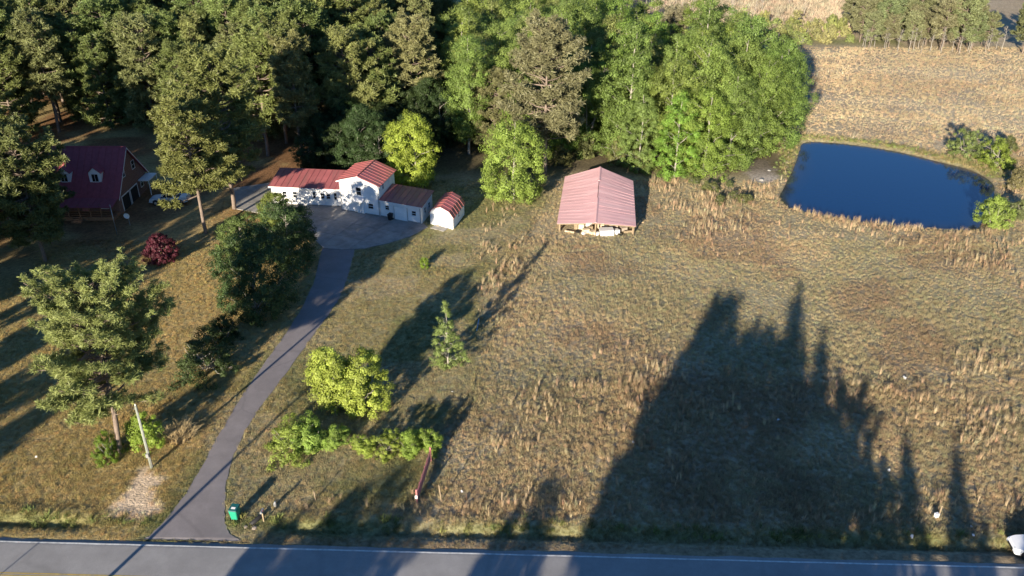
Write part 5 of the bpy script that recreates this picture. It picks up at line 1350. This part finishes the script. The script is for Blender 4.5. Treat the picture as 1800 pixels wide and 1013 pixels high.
def grass_field(name, x, y, scl, col, tufts, label, cat='grass'):
    n = len(x); z = hgt(x, y)
    rng = np.random.default_rng(len(x))
    me = bpy.data.meshes.new(name); me.vertices.add(n); me.vertices.foreach_set('co', np.column_stack([x, y, z]).astype(np.float32).ravel())
    def at(nm, ty, arr):
        a = me.attributes.new(nm, ty, 'POINT'); a.data.foreach_set('color' if ty == 'FLOAT_COLOR' else 'value', arr.ravel())
    at('scl', 'FLOAT', scl.astype(np.float32)); at('rot', 'FLOAT', rng.uniform(0, 6.28, n).astype(np.float32)); at('pick', 'INT', rng.integers(0, len(tufts), n).astype(np.int32))
    at('tint', 'FLOAT_COLOR', np.concatenate([col, np.ones((n, 1))], 1).astype(np.float32))
    o = link(bpy.data.objects.new(name, me)); tag(o, label, cat, kind='stuff')
    ng = bpy.data.node_groups.new(name, 'GeometryNodeTree')
    ng.interface.new_socket('Geometry', in_out='INPUT', socket_type='NodeSocketGeometry'); ng.interface.new_socket('Geometry', in_out='OUTPUT', socket_type='NodeSocketGeometry')
    N, L = ng.nodes, ng.links
    gi, go = N.new('NodeGroupInput'), N.new('NodeGroupOutput')
    jn = N.new('GeometryNodeJoinGeometry')
    for t in tufts:
        oi = N.new('GeometryNodeObjectInfo'); oi.inputs['Object'].default_value = t; oi.inputs['As Instance'].default_value = True; L.new(oi.outputs['Geometry'], jn.inputs[0])
    ip = N.new('GeometryNodeInstanceOnPoints'); ip.inputs['Pick Instance'].default_value = True
    def named(nm, ty):
        q = N.new('GeometryNodeInputNamedAttribute'); q.data_type = ty; q.inputs['Name'].default_value = nm; return q.outputs['Attribute']
    L.new(gi.outputs[0], ip.inputs['Points']); L.new(jn.outputs[0], ip.inputs['Instance']); L.new(named('pick', 'INT'), ip.inputs['Instance Index'])
    cx = N.new('ShaderNodeCombineXYZ'); L.new(named('rot', 'FLOAT'), cx.inputs['Z']); er = N.new('FunctionNodeEulerToRotation'); L.new(cx.outputs[0], er.inputs[0]); L.new(er.outputs[0], ip.inputs['Rotation'])
    cs = N.new('ShaderNodeCombineXYZ'); s = named('scl', 'FLOAT'); [L.new(s, cs.inputs[k]) for k in range(3)]; L.new(cs.outputs[0], ip.inputs['Scale'])
    L.new(ip.outputs[0], go.inputs[0])
    md = o.modifiers.new('tufts', 'NODES'); md.node_group = ng
    return o

def blocked(x, y, gold=False):
    v = road_v(x, y)
    b = (v < 3.62 + np.abs(np.random.default_rng(8).normal(0, .12, len(x)))) | (sdist(x, y, DRIVE) < .05) | (sdist(x, y, PAD) < .12) | (sdist(x, y, POND) < .15)
    for ft in (WB_LEFT, WB_MID, WB_RIGHT, SHED, BRICK, BARN_FOOT): b |= in_poly(x, y, ft)
    rg = np.random.default_rng(3)
    for poly in (SAND1, SAND2):
        b |= sdist(x, y, poly) + (fbm(x, y, 1.6, 71) - .5) * 2.6 < rg.uniform(-.7, .5, len(x))
    return b
def cast(n_per, x0, x1, y0, y1, seed):
    rg = np.random.default_rng(seed); n = int(n_per*(x1-x0)*(y1-y0))
    x, y = rg.uniform(x0, x1, n), rg.uniform(y0, y1, n)
    k = np.abs(x) < (y*.88 + 24)*.63 + 5
    return x[k], y[k]
def jitter(col, rg, s=.22):
    f = rg.normal(1, s, len(col)).clip(.5, 1.7); h = rg.normal(0, .06, len(col))
    c = col*f[:, None]; c[:, 0] *= 1 + h; c[:, 1] *= 1 - h*.3
    return c.clip(.01, .8)
def all_grass():
    rg = np.random.default_rng(77)
    xs, ys = [], []
    for (d, a) in ((20, (-56,58,47.5,70)), (11, (-62,80,70,104)), (6, (-78,110,104,138)), (2.8, (40,160,136,224))):
        x, y = cast(d, *a, int(d*7)); xs.append(x); ys.append(y)
    x, y = np.concatenate(xs), np.concatenate(ys)
    wood = ((y > 127) & (x > -14) & (x < 47)) | ((y > 118) & (x < -14)) | ((x < -44) & (y > 104))
    k = ~blocked(x, y) & ~wood; x, y = x[k], y[k]
    col = soil_colour(x, y)
    fs = field_side(x, y); lawn = fs < 0
    v = road_v(x, y); verge = (v < 5.2)
    lm = (lawn & (fbm(x, y, 5, 3) + rg.normal(0, .1, len(x)) < .8)) | verge
    base = col*np.array([1.25, 1.24, 1.18])
    # lawn: short
    a = lm
    sc = rg.uniform(.6, 1.25, a.sum())*(1 + .4*(fbm(x[a], y[a], 4, 13)-.5))*np.where(v[a] < 5.2, .7, 1)
    grass_field('lawn_grass', x[a], y[a], sc, jitter(base[a], rg, .16), tuft_objs([(1,26,.16,.2,.012,.5),(2,22,.13,.22,.013,.7),(3,30,.18,.18,.011,.5)]), 'short mown grass of the lawns and road verge')
    b = ~lm
    sc = rg.uniform(.5, 1.05, b.sum())*(1 + 1.1*(fbm(x[b], y[b], 6, 17)-.5))*np.where(y[b] > 130, 1.35, 1)
    grass_field('field_grass', x[b], y[b], sc, jitter(base[b]*np.array([1.04,1.0,.95]), rg, .17), tuft_objs([(4,26,.3,.2,.012,.55),(5,22,.24,.26,.013,.8),(6,24,.36,.16,.011,.4)]), 'dry knee high grass covering the field')
    # tall dry grass in clumps
    xs, ys = [], []
    for (d, aa) in ((7, (-50,58,48.5,72)), (6, (-20,80,72,104)), (6, (-12,110,104,136)), (3.4, (46,160,134,222))):
        x, y = cast(d, *aa, int(d*13)+int(aa[2])); xs.append(x); ys.append(y)
    x, y = np.concatenate(xs), np.concatenate(ys)
    g = gold_density(x, y)*(.06 + 1.6*sstep(.44, .64, fbm(x, y, 3.0, 23)))
    k = (rg.uniform(0, 1, len(x)) < g) & ~blocked(x, y) & (road_v(x, y) > 5.6) & ~((y > 127) & (x < 45)); x, y = x[k], y[k]
    col = np.array([[.55,.435,.275]])*np.ones((len(x), 1)); w = sstep(.3, .7, fbm(x, y, 4, 29))[:, None]
    col = col*(1-w) + np.array([[.42,.3,.185]])*w
    col = np.where((y > 132)[:, None], col*np.array([[.98,1.05,1.18]]), col)
    grass_field('tall_dry_grass', x, y, rg.uniform(.35, 1.1, len(x))*np.where(y > 132, .62, 1), jitter(col, rg, .2), tuft_objs([(7,22,.85,.12,.011,.18),(8,18,.72,.18,.011,.26),(9,24,1.0,.1,.01,.14),(14,14,.8,.2,.011,.3)]), 'tall golden dry grass in clumps over the field and round the pond')
    # green weeds along the ditch and pond
    x, y = cast(9, -46, 46, 48.6, 54.5, 5)
    v = road_v(x, y); g = np.exp(-((v-6.0)/.6)**2)*sstep(.35, .65, fbm(x, y, 2.5, 33))*np.where(x < -33, .5, .8)
    k = (rg.uniform(0, 1, len(x)) < g) & ~blocked(x, y); x, y = x[k], y[k]
    x2, y2 = cast(5, 44, 92, 104, 152, 6); d = sdist(x2, y2, POND); g = np.exp(-((d-1.6)/1.2)**2)*(y2 > 128)*.7
    k = (rg.uniform(0, 1, len(x2)) < g) & ~blocked(x2, y2); x, y = np.append(x, x2[k]), np.append(y, y2[k])
    col = jitter(np.array([[.22,.25,.085]])*np.ones((len(x), 1)), rg, .3)
    grass_field('roadside_weeds', x, y, rg.uniform(.6, 1.3, len(x)), col, tuft_objs([(10,30,.38,.2,.02,.5),(11,26,.3,.24,.022,.6)]), 'green weeds along the roadside ditch and the far pond bank', 'weeds')
    # brown brush beyond the wood
    x, y = cast(.9, 20, 130, 236, 330, 9)
    k = (x > 25) & ~((x > 92) & (y < 246)); x, y = x[k], y[k]
    col = jitter(np.array([[.5,.41,.29]])*np.ones((len(x), 1)), rg, .25)
    grass_field('far_brush', x, y, rg.uniform(.8, 2.2, len(x)), col, tuft_objs([(12,30,1.1,.3,.03,.25),(13,26,.8,.4,.03,.4)]), 'brown dry brush on the land beyond the wood', 'brush')
all_grass()
# heap of straw coloured cut grass beside the pole
hx, hy = site(316, 768)
hp = single('straw_heap', make_tuft(31, 900, 1.0, 1.25, .02, .75, .3, mat('straw', (.5, .38, .2), .9, .25, 4)), (hx, hy), 1.0, 0, 'heap of straw coloured dead grass between the utility pole and the driveway', 'straw heap')
